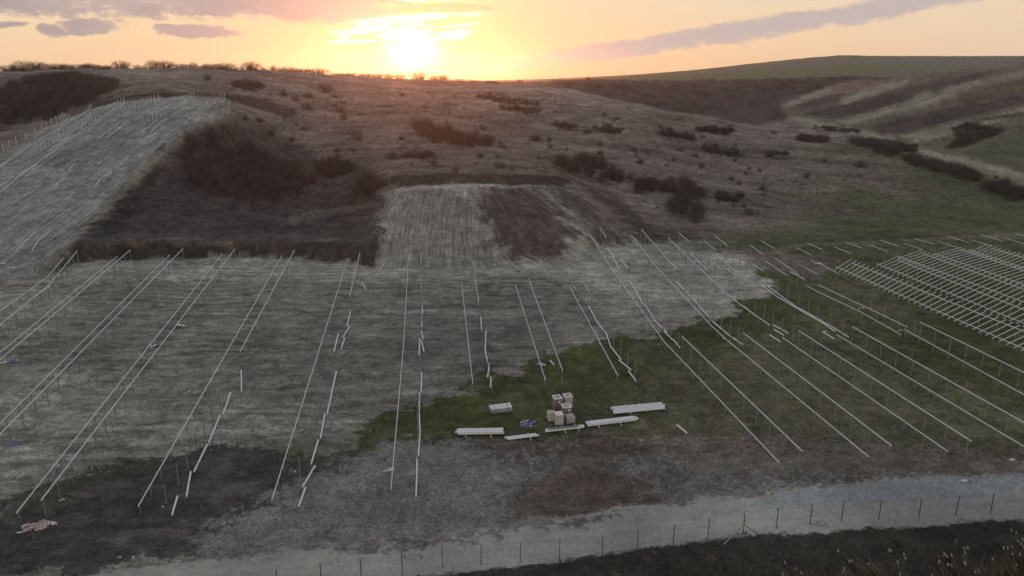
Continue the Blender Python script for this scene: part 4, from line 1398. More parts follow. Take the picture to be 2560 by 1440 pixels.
def crate(u, v, w, d, h, yaw, body, lid, label, frame=True, sticker=None, extra=None):
    p = ground_pt(u, v)
    # u, v is the near corner of the footprint as seen: shift to the centre
    R = Matrix.Rotation(yaw, 2)
    off = R @ Vector((0.0, d / 2))
    c = Vector((p.x + off[0], p.y + off[1], 0))
    c.z = max(hgt(c.x, c.y), p.z) - 0.01
    root = link('pallet_load', None, loc=c, rot=(0, 0, yaw))
    tag(root, label, 'pallet load', 'wrapped loads on pallets in the middle of the grass')
    pallet(root, w + .04, d + .04)
    b = bevel_box('carton', w, d, h, body, root, 0.152)
    if frame:
        t = bevel_box('top_cover', w + .02, d + .02, 0.07, lid, root, 0.154 + h, bulge=0.008)
        # pale edge protectors around a darker panel
        mb = MB().box((0, 0, 0), (w - .3, d - .34, 0.012))
        link('panel', mb.mesh('panel', LIDG), t, loc=(0, 0, 0.154 + h + 0.078))
        for s in (-1, 1):
            mb = MB().box((s * (w / 2 - .004), 0, 0), (0.03, d * .98, 0.05))
    else:
        t = bevel_box('top_cover', w + .02, d + .02, 0.035, lid, root, 0.154 + h, bulge=0.012)
    if sticker:
        sx, sz, sw, sh, sm = sticker
        mb = MB().box((0, 0, 0), (sw, 0.01, sh))
        o = link('paper_label', mb.mesh('paper_label', PAPER), b, loc=(sx, -d / 2 - .03, sz))
        if sm:
            mb = MB().box((0, 0, 0), (sw * .8, 0.006, sh * .5))
            link('paper_label_print', mb.mesh('print', BLUEP), root, loc=(sx, -d / 2 - .04, sz - sh * .1))
    return root


YAW = math.radians(14)
crate(1396, 1024, .95, 1.15, 1.15, YAW, CARD, LIDM, 'tall brown carton with white cover, back left of the five pallets', sticker=(.1, .95, .26, .30, None))
crate(1422, 1018, .95, 1.05, 1.10, YAW, CARD2, LIDM, 'white topped pallet load at the back right, mostly hidden', sticker=None)
crate(1419, 1046, 1.0, 1.1, 1.05, YAW, CARD, LIDM, 'brown carton with framed white top in the middle of the pallets', sticker=(.18, .9, .26, .28, None))
crate(1381, 1056, .8, .9, .85, YAW, CARD2, CARD2, 'pale torn carton squeezed behind the tall front pallet', frame=False)
crate(1400, 1066, .85, 1.0, 1.15, YAW, CARD2, LIDM, 'tall pale carton with a blue printed label, front left of the pallets', frame=False, sticker=(.05, .55, .42, .36, 1))
crt = crate(1428, 1061, .95, 1.05, .62, YAW, LIDG, LIDG, 'low grey carton with a white bag on top, front right pallet', frame=False)


def crumple(name, m, sx, sy, h, parent=None, loc=(0, 0, 0), rot=0, n=9, seed=0, ragged=.35):
    rs = np.random.RandomState(seed)
    g = np.linspace(-.5, .5, n)
    X, Y = np.meshgrid(g, g)
    r = np.maximum(np.abs(X), np.abs(Y)) * 2
    X2 = X * sx * (1 + ragged * (rs.rand(n, n) - .5)) + rs.normal(0, .03, (n, n)) * sx
    Y2 = Y * sy * (1 + ragged * (rs.rand(n, n) - .5)) + rs.normal(0, .03, (n, n)) * sy
    Z = h * np.clip(1 - r ** 2, 0, 1) * (.4 + .6 * rs.rand(n, n)) + rs.rand(n, n) * h * .35
    vs = np.c_[X2.ravel(), Y2.ravel(), Z.ravel()].tolist()
    fs = []
    for j in range(n - 1):
        for i in range(n - 1):
            if (i in (0, n - 2) or j in (0, n - 2)) and rs.rand() < .3:
                continue
            q = j * n + i
            fs.append((q, q + 1, q + n + 1))
            fs.append((q, q + n + 1, q + n))
    me = bpy.data.meshes.new(name)
    me.from_pydata(vs, [], fs)
    me.materials.append(m)
    md = link(name, me, parent, loc=loc, rot=(0, 0, rot))
    return md


bagp = crt.location
crumple('plastic_bag', BAG, .5, .35, .16, crt, loc=(0, 0, .82), seed=3)
p = ground_pt(1372, 1044)
tag(crumple('cardboard_flap', TORN, .8, .5, .25, loc=p, rot=.5, seed=5), 'torn flap of cardboard leaning left of the tall front pallet', 'cardboard')

# bundle of short posts
a, b = ground_pt(1228, 1037), ground_pt(1281, 1029)
d = b - a
Lb = d.length * .98
root = link('post_bundle', None, loc=((a.x + b.x) / 2 - .15, (a.y + b.y) / 2 + 0.45, max(a.z, b.z)), rot=(0, 0, math.atan2(d.y, d.x)))
tag(root, 'strapped bundle of short galvanised posts lying left of the pallets', 'post bundle')
BLUEZ = mat('bluish_galvanised_steel', (0.36, 0.44, 0.46), .45, .2, 3, .2)
TEAL = mat('pale_teal_top', (0.70, 0.78, 0.76), .5, 0, 3, .1)
for r_ in range(4):
    for c_ in range(6):
        mb = MB()
        w_ = 0.17
        mb.prof([(-w_ / 2, -.14), (w_ / 2, -.14), (w_ / 2, -.128), (-w_ / 2 + .012, -.128), (-w_ / 2 + .012, -.012), (w_ / 2, -.012), (w_ / 2, 0), (-w_ / 2, 0)], -Lb / 2, Lb / 2)
        if r_ == 0 and c_ == 0:
            me0 = mb.mesh('short_post', BLUEZ)
            me1 = mb.mesh('short_post', TEAL)
        o = link('short_post', me1 if r_ == 3 else me0, root, loc=(random.uniform(-.07, .07), (c_ - 2.5) * .18 - (0.0 if r_ < 3 else .03), 0.1 + .15 * (r_ + 1)))
for t in (-.3, .3):
    mb = MB().box((0, 0, .05), (.09, 1.35, .09))
    link('bearer', mb.mesh('bearer', WOODM), root, loc=(t * Lb, 0, 0))
    mb = MB().box((0, 0, 0), (.03, 1.10, .012)).box((0, -.553, -.29), (.03, .012, .58)).box((0, .553, -.29), (.03, .012, .58))
    link('strap', mb.mesh('strap', BLACKP), root, loc=(t * Lb, 0, .715))


# ------------------------------------------------------------------ litter
def heap(u, v, name, label, cat, bits):
    p = ground_pt(u, v)
    root = link(name, None, loc=p)
    tag(root, label, cat, 'heaps of litter on the site')
    for i, (nm, m, sx, sy, h, dx, dy, rot) in enumerate(bits):
        z = hgt(p.x + dx, p.y + dy) - p.z
        crumple(nm, m, sx, sy, h, root, loc=(dx, dy, z + .01), rot=rot, seed=hash((u, i)) % 1000 if False else int(u) * 7 + i)
    return root


heap(92, 1318, 'cardboard_heap', 'heap of torn brown cardboard and white plastic on dark soil, bottom left', 'litter heap',
     [('cardboard', TORN, 1.9, 1.1, .42, 0, 0, .3), ('cardboard', CARD, .9, .6, .32, -.5, -.35, .1), ('cardboard', TORN, 1.0, .7, .5, .35, .25, .9), ('plastic_sheet', BAG, .9, .5, .3, 1.15, .35, .2),
      ('plastic_sheet', BAG, .7, .5, .25, -.95, .05, .6), ('cardboard', TORN, .7, .5, .3, .5, -.35, .4)])
heap(384, 867, 'plastic_heap', 'small heap of black and white plastic between the long pair of rails', 'litter heap', [('plastic_sheet', BAG, .9, .7, .3, .1, 0, .2), ('plastic_sheet', BLACKP, 1.0, .6, .25, .7, -.15, .7), ('plastic_sheet', BAG, .5, .4, .2, -.6, .1, 0)])
heap(448, 815, 'plastic_heap', 'white crumpled plastic under the high rail line, further up', 'litter heap', [('plastic_sheet', BAG, 1.1, .8, .35, 0, 0, .2), ('plastic_sheet', BAG, .6, .4, .2, .7, -.1, .4)])
heap(22, 906, 'plastic_heap', 'white and blue plastic scraps at the left edge of the soil', 'litter heap', [('plastic_sheet', BAG, 1.2, .4, .2, -.4, -.1, .4), ('plastic_sheet', BLUE, .6, .5, .3, .4, .1, .1), ('plastic_sheet', BAG, .5, .3, .2, .9, .35, .6)])
heap(33, 1112, 'blue_sheet', 'flat blue plastic strip lying near the left edge', 'plastic sheet', [('plastic_sheet', BLUE, 1.1, .35, .16, 0, 0, .1)])
heap(1350, 913, 'plastic_heap', 'blue and white plastic heap at the end of a low rail line', 'litter heap', [('plastic_sheet', PALEBLUE, .9, .6, .35, 0, 0, .2), ('plastic_sheet', BLUE, .5, .4, .25, -.4, .2, .9), ('plastic_sheet', BAG, .5, .4, .25, .5, -.1, .4)])
bits = []
rs = random.Random(4)
for k in range(22):
    bits.append(('strap_scrap', rs.choice([BLUE, BLUE, PALEBLUE, BAG]), rs.uniform(.3, .75), rs.uniform(.10, .22), .14, rs.gauss(0, .45), rs.gauss(0, .28), rs.uniform(0, 3)))
heap(1316, 1058, 'blue_scraps', 'scattered blue and white plastic scraps on the grass before the pallets', 'litter heap', bits)
heap(975, 1175, 'plastic_bag', 'white plastic bag blown against the upright centre line', 'bag', [('plastic_sheet', BAG, .8, .45, .22, .1, 0, .6), ('plastic_sheet', BAG, .5, .2, .12, -.5, -.2, .3)])
heap(2412, 1204, 'plastic_bag', 'white and blue bag on the blue grey gravel, lower right', 'bag', [('plastic_sheet', BAG, .8, .4, .22, -.1, 0, .2), ('plastic_sheet', BLUE, .35, .3, .15, .5, -.1, .8)])
heap(2530, 1150, 'pale_rag', 'pale crumpled rag near the right edge above the road', 'rag', [('plastic_sheet', BAG, .7, .35, .15, 0, 0, .2)])
heap(2048, 661, 'plastic_heap', 'white plastic litter at the green corner inside the track', 'litter heap', [('plastic_sheet', BAG, 1.3, .9, .4, 0, 0, .2), ('plastic_sheet', BLACKP, .9, .6, .3, .5, .3, .7)])
heap(1436, 722, 'pale_sack', 'single pale sack beside the high line on bare soil', 'sack', [('plastic_sheet', BAG, .45, .45, .35, 0, 0, .2)])
heap(8, 660, 'plastic_heap', 'pale plastic scraps at the left edge below the strip', 'litter heap', [('plastic_sheet', BAG, 1.2, .5, .2, 0, 0, .1)])
heap(36, 671, 'plastic_bag', 'small white bag below the hillside strip', 'bag', [('plastic_sheet', BAG, .8, .5, .3, 0, 0, .1)])
heap(2250, 827, 'plastic_heap', 'small pale offcuts at the end of the bent low line', 'litter heap', [('plastic_sheet', BAG, .7, .3, .15, 0, 0, .1)])
heap(2148, 773, 'plastic_heap', 'three pale offcuts between the two bent lines', 'litter heap', [('plastic_sheet', BAG, .4, .3, .2, 0, 0, .1), ('plastic_sheet', BAG, .4, .3, .2, .8, .4, .1)])
heap(2062, 829, 'plastic_heap', 'pale blue plastic beside a lone rail in the double chain', 'litter heap', [('plastic_sheet', PALEBLUE, .8, .35, .15, 0, 0, .1)])
heap(1810, 847, 'plastic_heap', 'pale scrap where the second long low line bends', 'litter heap', [('plastic_sheet', BAG, .5, .35, .15, 0, 0, .1)])
heap(155, 1250, 'plank_offcut', 'short pale plank on the dark soil, lower left', 'plank', [('plank', BAG, .55, .22, .08, 0, 0, .9)])
heap(48, 1332, 'plank_offcut', 'small white plank left of the cardboard heap', 'plank', [('plank', PAPER, .5, .16, .08, 0, 0, .2)])
# small pale marker bits
for i, (u, v) in enumerate([(545, 1018), (524, 1113), (598, 921), (480, 1046), (1034, 935), (1045, 825), (1037, 843), (1190, 794), (1490, 830), (1330, 1160), (408, 1267), (738, 1180), (298, 1394), (333, 1393), (1026, 1088), (2210, 798), (1647, 862), (1500, 860)]):
    p = ground_pt(u, v)
    o = crumple('paper_scrap', BAG, .28, .22, .12, loc=p, seed=i + 40, n=5)
    tag(o, 'small pale scrap of paper on the ground, %s from the left of such scraps' % ordw([545, 524, 598, 480, 1034, 1045, 1037, 1190, 1490, 1330, 408, 738, 298, 333, 1026, 2210, 1647, 1500].__len__() and sorted([545, 524, 598, 480, 1034, 1045, 1037, 1190, 1490, 1330, 408, 738, 298, 333, 1026, 2210, 1647, 1500]).index(u)), 'paper scrap', 'pale paper scraps strewn over the field')

# stones beside the fence
p = ground_pt(2052, 1311)
spile = link('stone_pile', None, loc=p)
rs = random.Random(9)
for k in range(34):
    x, y = rs.gauss(0, .55), rs.gauss(0, .28)
    r_ = rs.uniform(.06, .16)
    R = Matrix.Rotation(rs.uniform(0, 3), 3, Vector((rs.random(), rs.random(), rs.random() + .1)).normalized())
    mb = MB()
    b0 = 0
    pts = [(1, 0, 0), (-1, 0, 0), (0, 1, 0), (0, -1, 0), (0, 0, 1), (0, 0, -1), (.6, .6, .5), (-.6, .6, -.5), (.6, -.6, -.5), (-.6, -.6, .5)]
    for q in pts[:6]:
        mb.v.append(tuple(Vector((x, y, hgt(p.x + x, p.y + y) - p.z + r_ * .6 + (.12 if abs(x) < .3 else 0))) + R @ (Vector(q) * r_ * rs.uniform(.8, 1.2))))
    for f in ((0, 2, 4), (2, 1, 4), (1, 3, 4), (3, 0, 4), (2, 0, 5), (1, 2, 5), (3, 1, 5), (0, 3, 5)):
        mb.f.append(tuple(b0 + i for i in f))
    link('stone', mb.mesh('stone', STONE), spile)
tag(spile, 'small pile of pale stones at the road edge by the fence', 'stones')


# ------------------------------------------------------------------ shrubs and thickets
def twigs(rs, K, R, H, base_r=0.3, width=0.035, lean=(0, 0)):
    """K tapered twigs in a dome of radius R, height H: returns verts (K*3*?,3), tris"""
    ns = max(5, K // 14)
    an = rs.rand(ns) * 2 * np.pi
    rr = R * np.sqrt(rs.rand(ns)) * 0.95
    hh = H * (0.72 + 0.28 * rs.rand(ns)) * np.sqrt(np.clip(1 - (rr / (R * 1.12)) ** 2, 0.12, 1))
    tip = np.c_[np.cos(an) * rr + lean[0] * hh, np.sin(an) * rr + lean[1] * hh, hh]
    bot = np.c_[np.cos(an) * rr * base_r, np.sin(an) * rr * base_r, np.full(ns, -0.15)]
    S0, S1, W = [bot], [tip], [np.full(ns, width * 2.0)]
    k = K - ns
    i = rs.randint(0, ns, k)
    t = 0.25 + 0.75 * rs.rand(k)
    st = bot[i] + (tip[i] - bot[i]) * t[:, None]
    # finer twigs fill a rounded crown
    fr = rs.rand(k) < 0.65
    an2 = rs.rand(k) * 2 * np.pi
    r2 = R * np.sqrt(rs.rand(k))
    h2 = H * 0.86 * np.sqrt(np.clip(1 - (r2 / (R * 1.03)) ** 2, 0.03, 1)) * rs.rand(k) ** 0.5
    dm = np.c_[np.cos(an2) * r2 + lean[0] * h2, np.sin(an2) * r2 + lean[1] * h2, h2]
    st = np.where(fr[:, None], dm, st)
    dr = rs.normal(0, 1, (k, 3))
    dr[:, 2] = np.abs(dr[:, 2]) + 0.5
    out = st.copy()
    out[:, 2] = 0
    dr = dr + out / (np.linalg.norm(out, axis=1)[:, None] + .01) * 0.6
    dr /= np.linalg.norm(dr, axis=1)[:, None]
    ln = H * (0.10 + 0.18 * rs.rand(k))
    S0.append(st)
    S1.append(st + dr * ln[:, None])
    W.append(width * (0.5 + rs.rand(k) * .6))
    a, b, w = np.concatenate(S0), np.concatenate(S1), np.concatenate(W)
    d = b - a
    sd_ = rs.normal(0, 1, d.shape)
    s = np.cross(d, sd_)
    s /= np.linalg.norm(s, axis=1)[:, None] + 1e-9
    v = np.stack([a - s * w[:, None], a + s * w[:, None], b + s * w[:, None] * .25], 1).reshape(-1, 3)
    return v


def tri_mesh(name, V, m):
    me = bpy.data.meshes.new(name)
    n = len(V)
    me.vertices.add(n)
    me.vertices.foreach_set('co', V.astype(np.float32).ravel())
    me.loops.add(n)
    me.loops.foreach_set('vertex_index', np.arange(n, dtype=np.int32))
    me.polygons.add(n // 3)
    me.polygons.foreach_set('loop_start', np.arange(0, n, 3, dtype=np.int32))
    me.polygons.foreach_set('loop_total', np.full(n // 3, 3, np.int32))
    me.update(calc_edges=True)
    me.materials.append(m)
    return me


RS = np.random.RandomState(11)
BUSH = []
for i in range(6):
    H, R = [(1.0, .62), (1.0, .8), (1.0, .45), (1.0, .9), (1.0, .3), (1.0, .7)][i]
    BUSH.append(tri_mesh('twigs', twigs(RS, [900, 1100, 600, 1100, 260, 900][i], R, H, .45 if i != 4 else .2, .0085), TWIG if i % 2 else TWIG2))


def thicket_mesh(pts_xy, H, K, name, m, R=None, width=.05, hv=.22):
    base = np.array([pts_xy[:, 0].mean(), pts_xy[:, 1].mean()])
    zb = float(terrain(base[:1], base[1:])[0])
    Z = terrain(pts_xy[:, 0], pts_xy[:, 1])
    out = []
    for (x, y), z in zip(pts_xy, Z):
        h = H * RS.uniform(1 - hv, 1 + hv)
        v = twigs(RS, K, (R or H * .6) * RS.uniform(.8, 1.3), h, .35, width)
        v[:, 0] += x - base[0]
        v[:, 1] += y - base[1]
        v[:, 2] += z - zb
        out.append(v)
    return tri_mesh(name, np.concatenate(out), m), (base[0], base[1], zb)


def scatter_img(poly, n, ymin=0, ymax=1e9):
    """random ground points inside an outline given on the photograph, even per ground area"""
    c = [hit(u, v) for u, v in poly]
    c = [(p.x, p.y) for p in c if p is not None]
    xs, ys = [a for a, b in c], [b for a, b in c]
    out = []
    for _ in range(60):
        X = RS.uniform(min(xs) - 5, max(xs) + 5, n * 2)
        Y = RS.uniform(min(ys) - 5, max(ys) + 5, n * 2)
        Z = terrain(X, Y)
        U, V = project(X, Y, Z)
        d = poly_sd(U, V, poly) + fbm(X / 4.5, Y / 4.5, 4, .6, seed=71) * 1800 / np.maximum(Y, 20) * 2.2
        k = (d < 0) & (Y > ymin) & (Y < ymax)
        out.append(np.c_[X, Y][k])
        if sum(map(len, out)) >= n:
            break
    r = np.concatenate(out)
    return r[:n]


def ell(u, v, ru, rv, rot=0.0, n=16):
    r = math.radians(rot)
    return [(u + ru * math.cos(t) * math.cos(r) - rv * math.sin(t) * math.sin(r), v + ru * math.cos(t) * math.sin(r) + rv * math.sin(t) * math.cos(r)) for t in [2 * math.pi * k / n for k in range(n)]]


def area_thicket(poly, H, label, dens=0.16, K=90, cap=700, name='thicket', stuff=False, width=.05, m=None, ymin=0, ymax=1e9, R=None):
    t = scatter_img(poly, 400, ymin, ymax)
    if len(t) < 3:
        return None
    # ground area from the hull of the sample
    x0, y0 = t.min(0)
    x1, y1 = t.max(0)
    area = (x1 - x0) * (y1 - y0) * 0.6
    n = int(min(cap, max(6, area * dens)))
    pts = scatter_img(poly, n, ymin, ymax)
    me, b = thicket_mesh(pts, H, K, name, m or TWIG, width=width, R=R)
    o = link(name, me, loc=b)
    if stuff:
        tag(o, label, 'wood', None, 'stuff')
    else:
        tag(o, label, 'thicket', 'leafless thickets on the hillside')
    return o


# woods that read as one mass
area_thicket([(452, 400), (462, 345), (500, 322), (560, 330), (620, 370), (680, 405), (760, 428), (775, 455), (740, 488), (660, 515), (600, 505), (540, 492), (480, 470)], 3.6, 'dark leafless wood filling the hollow between the strip and the graded slope', .24, 260, 700, 'hollow_wood', True, ymin=150, ymax=300, width=.026)
area_thicket([(-200, 250), (0, 232), (60, 205), (140, 192), (250, 196), (290, 212), (235, 255), (150, 290), (60, 312), (-200, 330)], 4.0, 'dark leafless wood behind the hillside strip, far left', .09, 220, 800, 'hillside_wood', True, ymin=240, ymax=480, width=.035)
area_thicket([(1380, 208), (1500, 206), (1700, 206), (1950, 200), (2150, 196), (2120, 206), (1950, 250), (1960, 296), (1850, 312), (1720, 284), (1560, 258), (1450, 230)], 5.0, 'wide brown leafless wood filling the middle of the valley', .018, 110, 2400, 'valley_wood', True, ymin=520, ymax=1300, width=.08, R=4.5, m=TWIGV)
area_thicket([(2120, 258), (2260, 226), (2380, 204), (2420, 200), (2300, 236), (2190, 284), (2090, 294), (2030, 288)], 3.5, 'dark scrub filling the groove between the two right hand hills', .03, 50, 500, 'groove_scrub', True, ymin=450, ymax=1100, width=.07, R=3.5, m=TWIGV)
area_thicket([(2200, 314), (2300, 288), (2420, 262), (2560, 236), (2700, 225), (2700, 248), (2560, 258), (2400, 296), (2270, 332), (2205, 330)], 2.6, 'dark scrub band across the big right hand hill', .03, 50, 500, 'hill_scrub', True, ymin=350, ymax=800, width=.06, R=3, m=TWIGV)
area_thicket([(2378, 316), (2420, 304), (2470, 313), (2510, 326), (2480, 342), (2410, 358), (2390, 352), (2440, 336)], 2.2, 'dark brambles on the lower right hand hill', .05, 50, 300, 'hill_brambles', True, ymin=330, ymax=700, width=.07)

THK = [
    (ell(835, 425, 46, 17), 2.6, 'round dark thicket right of the hollow wood'),
    (ell(925, 470, 42, 26), 2.6, 'dark thicket touching the left top corner of the graded slope'),
    (ell(1140, 348, 92, 15, 8), 2.8, 'long dark reddish thicket in the middle of the pasture'),
    (ell(1060, 322, 34, 12, 20), 2.4, 'small thicket at the left tip of the long middle thicket'),
    (ell(1035, 388, 58, 8), 1.8, 'low flat thicket below the long middle thicket'),
    (ell(1410, 318, 30, 6, 8), 2.2, 'narrow dark thicket right of centre high on the pasture'),
    (ell(1520, 326, 34, 6, 4), 1.8, 'faint low thicket right of the narrow dark one'),
    (ell(1290, 258, 60, 7, 4), 1.8, 'thin brushwood band just below the pale ridge'),
    (ell(1230, 244, 40, 5, 4), 1.8, 'low brushwood under the skyline right of the sun'),
    (ell(1300, 275, 50, 8, 6), 1.8, 'sparse brushwood below the ridge band'),
    (ell(1470, 408, 36, 10, 6), 2.4, 'dark thicket right above the long hedge'),
    (ell(1500, 435, 110, 13, 12), 2.6, 'long dark hedge above the right corner of the graded slope'),
    (ell(1710, 478, 48, 20, 14), 2.8, 'dark thicket on the slope right of the graded slope'),
    (ell(1715, 535, 42, 22, 30), 3.0, 'largest dark thicket low on the right slope'),
    (ell(1630, 470, 40, 12, 0), 2.2, 'small thicket left of the dark slope thickets'),
    (ell(1820, 500, 28, 9, 6), 2.0, 'small flat thicket right of the slope thickets'),
    (ell(1690, 342, 46, 9, 8), 2.2, 'dark thicket in the upper middle of the right slope'),
    (ell(1790, 328, 44, 6, 3), 2.2, 'dark straight thicket near the valley edge'),
    (ell(1800, 378, 50, 8, 10), 1.8, 'thin thicket halfway down the right slope'),
    (ell(1940, 386, 24, 6, 0), 2.0, 'small dark thicket far down the right slope'),
    (ell(620, 218, 36, 9, 5), 2.8, 'dark rounded thicket just below the skyline, left of the sun'),
    (ell(2160, 358, 42, 12, 15), 3.2, 'top thicket of the hedge along the gully'),
    (ell(2210, 378, 40, 10, 20), 3.0, 'second thicket of the hedge along the gully'),
    (ell(2310, 412, 48, 11, 18), 3.2, 'middle thicket of the hedge along the gully'),
    (ell(2400, 440, 55, 13, 18), 3.2, 'fourth thicket of the hedge along the gully'),
    (ell(2520, 484, 60, 13, 18), 3.2, 'nearest thicket of the gully hedge, at the right edge'),
    (ell(2265, 372, 26, 6, 5), 2.0, 'low dark thicket beside the pale valley path'),
    (ell(2090, 326, 60, 5, 3), 2.2, 'dark bushes on the green valley floor'),
    (ell(2030, 350, 40, 6, 3), 2.2, 'bushes at the mouth of the valley'),
]
for poly, H, lab in THK:
    area_thicket(poly, H, lab, .30, 230, 140, ymin=150, ymax=1000, width=.026)

SKY_B = [(28, 184, 11, 50), (62, 183, 21, 44), (95, 183, 15, 46), (140, 182, 12, 60), (185, 182, 10, 50), (225, 182, 9, 46), (262, 181, 8, 36), (306, 181, 15, 34), (385, 179, 17, 34), (415, 179, 16, 40), (455, 179, 7, 30), (485, 180, 13, 16),
         (530, 181, 9, 34), (565, 182, 11, 40), (630, 185, 17, 44), (685, 188, 12, 12), (720, 190, 10, 40), (755, 192, 8, 40), (795, 195, 12, 50), (840, 198, 6, 40), (880, 201, 6, 36), (915, 204, 7, 30), (945, 206, 9, 26), (972, 208, 12, 16), (1000, 210, 9, 30), (1048, 212, 18, 30), (1085, 213, 12, 20), (1108, 213, 12, 22), (1150, 212, 6, 30), (1185, 211, 5, 30), (1230, 209, 5, 30), (1300, 208, 6, 14), (1471, 204, 9, 10)]
for i, (u, v, h, w) in enumerate(SKY_B):
    rx, ry, _ = ray(u, v)
    yy = np.linspace(300, 1150 if u > 1250 else 560, 500)
    zz = terrain(rx / ry * yy, yy)
    Y = float(yy[np.argmax((zz - CAM_H) / yy)])
    X = rx / ry * Y
    z = hgt(X, Y)
    s = Y / F_PX
    me = BUSH[[1, 3, 5][i % 3]] if w > 18 else BUSH[3 if i % 2 else 1]
    root = link('skyline_bush', me, loc=(X, Y, z - .1), rot=(0, 0, i * 1.7), scale=(w * s * .8, w * s * .8, h * s * 1.25))
    tag(root, 'leafless bush standing on the skyline, %s from the left' % ordw(i), 'bush', 'bushes along the skyline')

# single shrubs over the pasture
SH = [(520, 200, 18), (705, 240, 14), (740, 252, 16), (770, 272, 20), (815, 232, 30), (860, 300, 24), (893, 352, 30), (770, 245, 16), (850, 278, 16), (800, 215, 8), (680, 340, 20), (650, 305, 14), (615, 300, 14), (1340, 352, 22), (1265, 313, 16), (1200, 395, 16), (1650, 320, 14), (1280, 430, 24), (1140, 432, 22), (1030, 418, 20), (960, 300, 14), (1590, 395, 22), (1600, 410, 18), (1500, 365, 14), (2152, 418, 20), (2060, 405, 14), (1935, 335, 12), (2410, 415, 8), (2360, 395, 8), (2490, 445, 8), (1250, 420, 20), (1545, 300, 10), (1375, 370, 14)]
extra = scatter_img([(640, 215), (900, 222), (1150, 235), (1350, 250), (1600, 300), (1900, 370), (2050, 430), (2000, 520), (1800, 560), (1650, 460), (1450, 400), (1100, 415), (900, 400), (780, 400), (700, 330)], 120, 170, 460)
pts = [(hit(u, v), h) for u, v, h in SH]
pts = [(p.x, p.y, h * p.y / F_PX) for p, h in pts if p is not None] + [(x, y, RS.uniform(1.0, 2.6)) for x, y in extra]
pr = []
for x, y, h in pts:
    U, V = project(x, y, hgt(x, y))
    pr.append((float(U), float(V), x, y, h))
rows = {}
for t in pr:
    key = 'top' if t[1] < 260 else 'upper' if t[1] < 310 else 'middle' if t[1] < 380 else 'lower' if t[1] < 450 else 'lowest'
    rows.setdefault(key, []).append(t)
for key, L in rows.items():
    L.sort()
    for i, (U, V, x, y, h) in enumerate(L):
        o = link('shrub', BUSH[i % 6], loc=(x, y, hgt(x, y) - .08), rot=(0, 0, i * 2.3), scale=(h * RS.uniform(.7, 1.1), h * RS.uniform(.7, 1.1), h))
        tag(o, 'small leafless shrub on the %s pasture band, %s from the left' % (key, ordw(i)), 'shrub', 'single shrubs dotted over the pasture')

# low dry scrub and tufts (cannot be counted)
def tuft_field(name, label, poly, n, h, m, ymin, ymax, per=5, w=.05):
    pts = scatter_img(poly, n, ymin, ymax)
    k = fbm(pts[:, 0] / 16, pts[:, 1] / 16, 3, seed=41) > -0.12
    pts = pts[k]
    n = len(pts)
    Z = terrain(pts[:, 0], pts[:, 1])
    a = np.repeat(np.c_[pts, Z - .05], per, 0)
    hh = np.repeat(h * (0.4 + RS.rand(n) ** 2 * 1.2), per)
    a[:, 0] += RS.normal(0, .22, len(a)) * hh * 1.6
    a[:, 1] += RS.normal(0, .22, len(a)) * hh * 1.6
    d = RS.normal(0, .45, a.shape)
    d[:, 2] = 1
    b = a + d * hh[:, None] * (.6 + .5 * RS.rand(len(a)))[:, None]
    s = np.cross(d, RS.normal(0, 1, d.shape))
    s /= np.linalg.norm(s, axis=1)[:, None]
    V = np.stack([a - s * w, a + s * w, b], 1).reshape(-1, 3)
    base = (float(pts[:, 0].mean()), float(pts[:, 1].mean()), float(Z.mean()))
    V -= np.array(base)
    o = link(name, tri_mesh(name, V, m), loc=base)
    tag(o, label, 'scrub', None, 'stuff')


PAST = [(460, 205), (700, 200), (960, 215), (1200, 222), (1500, 250), (1900, 330), (2200, 420), (2400, 500), (2300, 560), (1800, 585), (1600, 540), (1450, 440), (950, 430), (800, 470), (640, 300), (560, 250)]
tuft_field('pasture_scrub', 'knee high dry scrub scattered over the brown pasture hill', PAST, 9000, .62, TWIG, 150, 470, w=.05)
tuft_field('dry_grass', 'pale dead grass tufts on the pasture hill', PAST, 9000, .42, STRAW, 150, 470, w=.05)
tuft_field('hollow_weeds', 'dark weeds on the disturbed ground of the hollow', [(230, 600), (350, 480), (450, 350), (640, 300), (900, 420), (950, 480), (940, 596), (600, 600)], 3500, .4, TWIG, 134, 300, w=.03)

# stones and clods strewn over gravel and bare soil, short turf on the green field
def strewn(name, label, cat, boxr, n, keep, rmin, rmax, m, flat=.6):
    X = RS.uniform(boxr[0], boxr[1], n)
    Y = 1 / RS.uniform(1 / boxr[3], 1 / boxr[2], n)
    Z = terrain(X, Y)
    U, V = project(X, Y, Z)
    k = keep(U, V, X, Y)
    X, Y, Z = X[k], Y[k], Z[k]
    n = len(X)
    r = rmin + (rmax - rmin) * RS.rand(n) ** 4
    oc = np.array([(1, 0, 0), (0, 1, 0), (-1, 0, 0), (0, -1, 0), (0, 0, 1)], float)
    vs = oc[None] * (0.65 + .7 * RS.rand(n, 5, 1)) * r[:, None, None]
    a = RS.rand(n) * 6.28
    ca, sa = np.cos(a)[:, None], np.sin(a)[:, None]
    x, y = vs[..., 0] * ca - vs[..., 1] * sa, vs[..., 0] * sa + vs[..., 1] * ca
    P = np.stack([x + X[:, None], y + Y[:, None], vs[..., 2] * flat + Z[:, None] - .01], -1)
    T = np.stack([P[:, [0, 1, 4]], P[:, [1, 2, 4]], P[:, [2, 3, 4]], P[:, [3, 0, 4]]], 1).reshape(-1, 3)
    b = T.mean(0)
    tag(link(name, tri_mesh(name, T - b, m), loc=tuple(b)), label, cat, None, 'stuff')


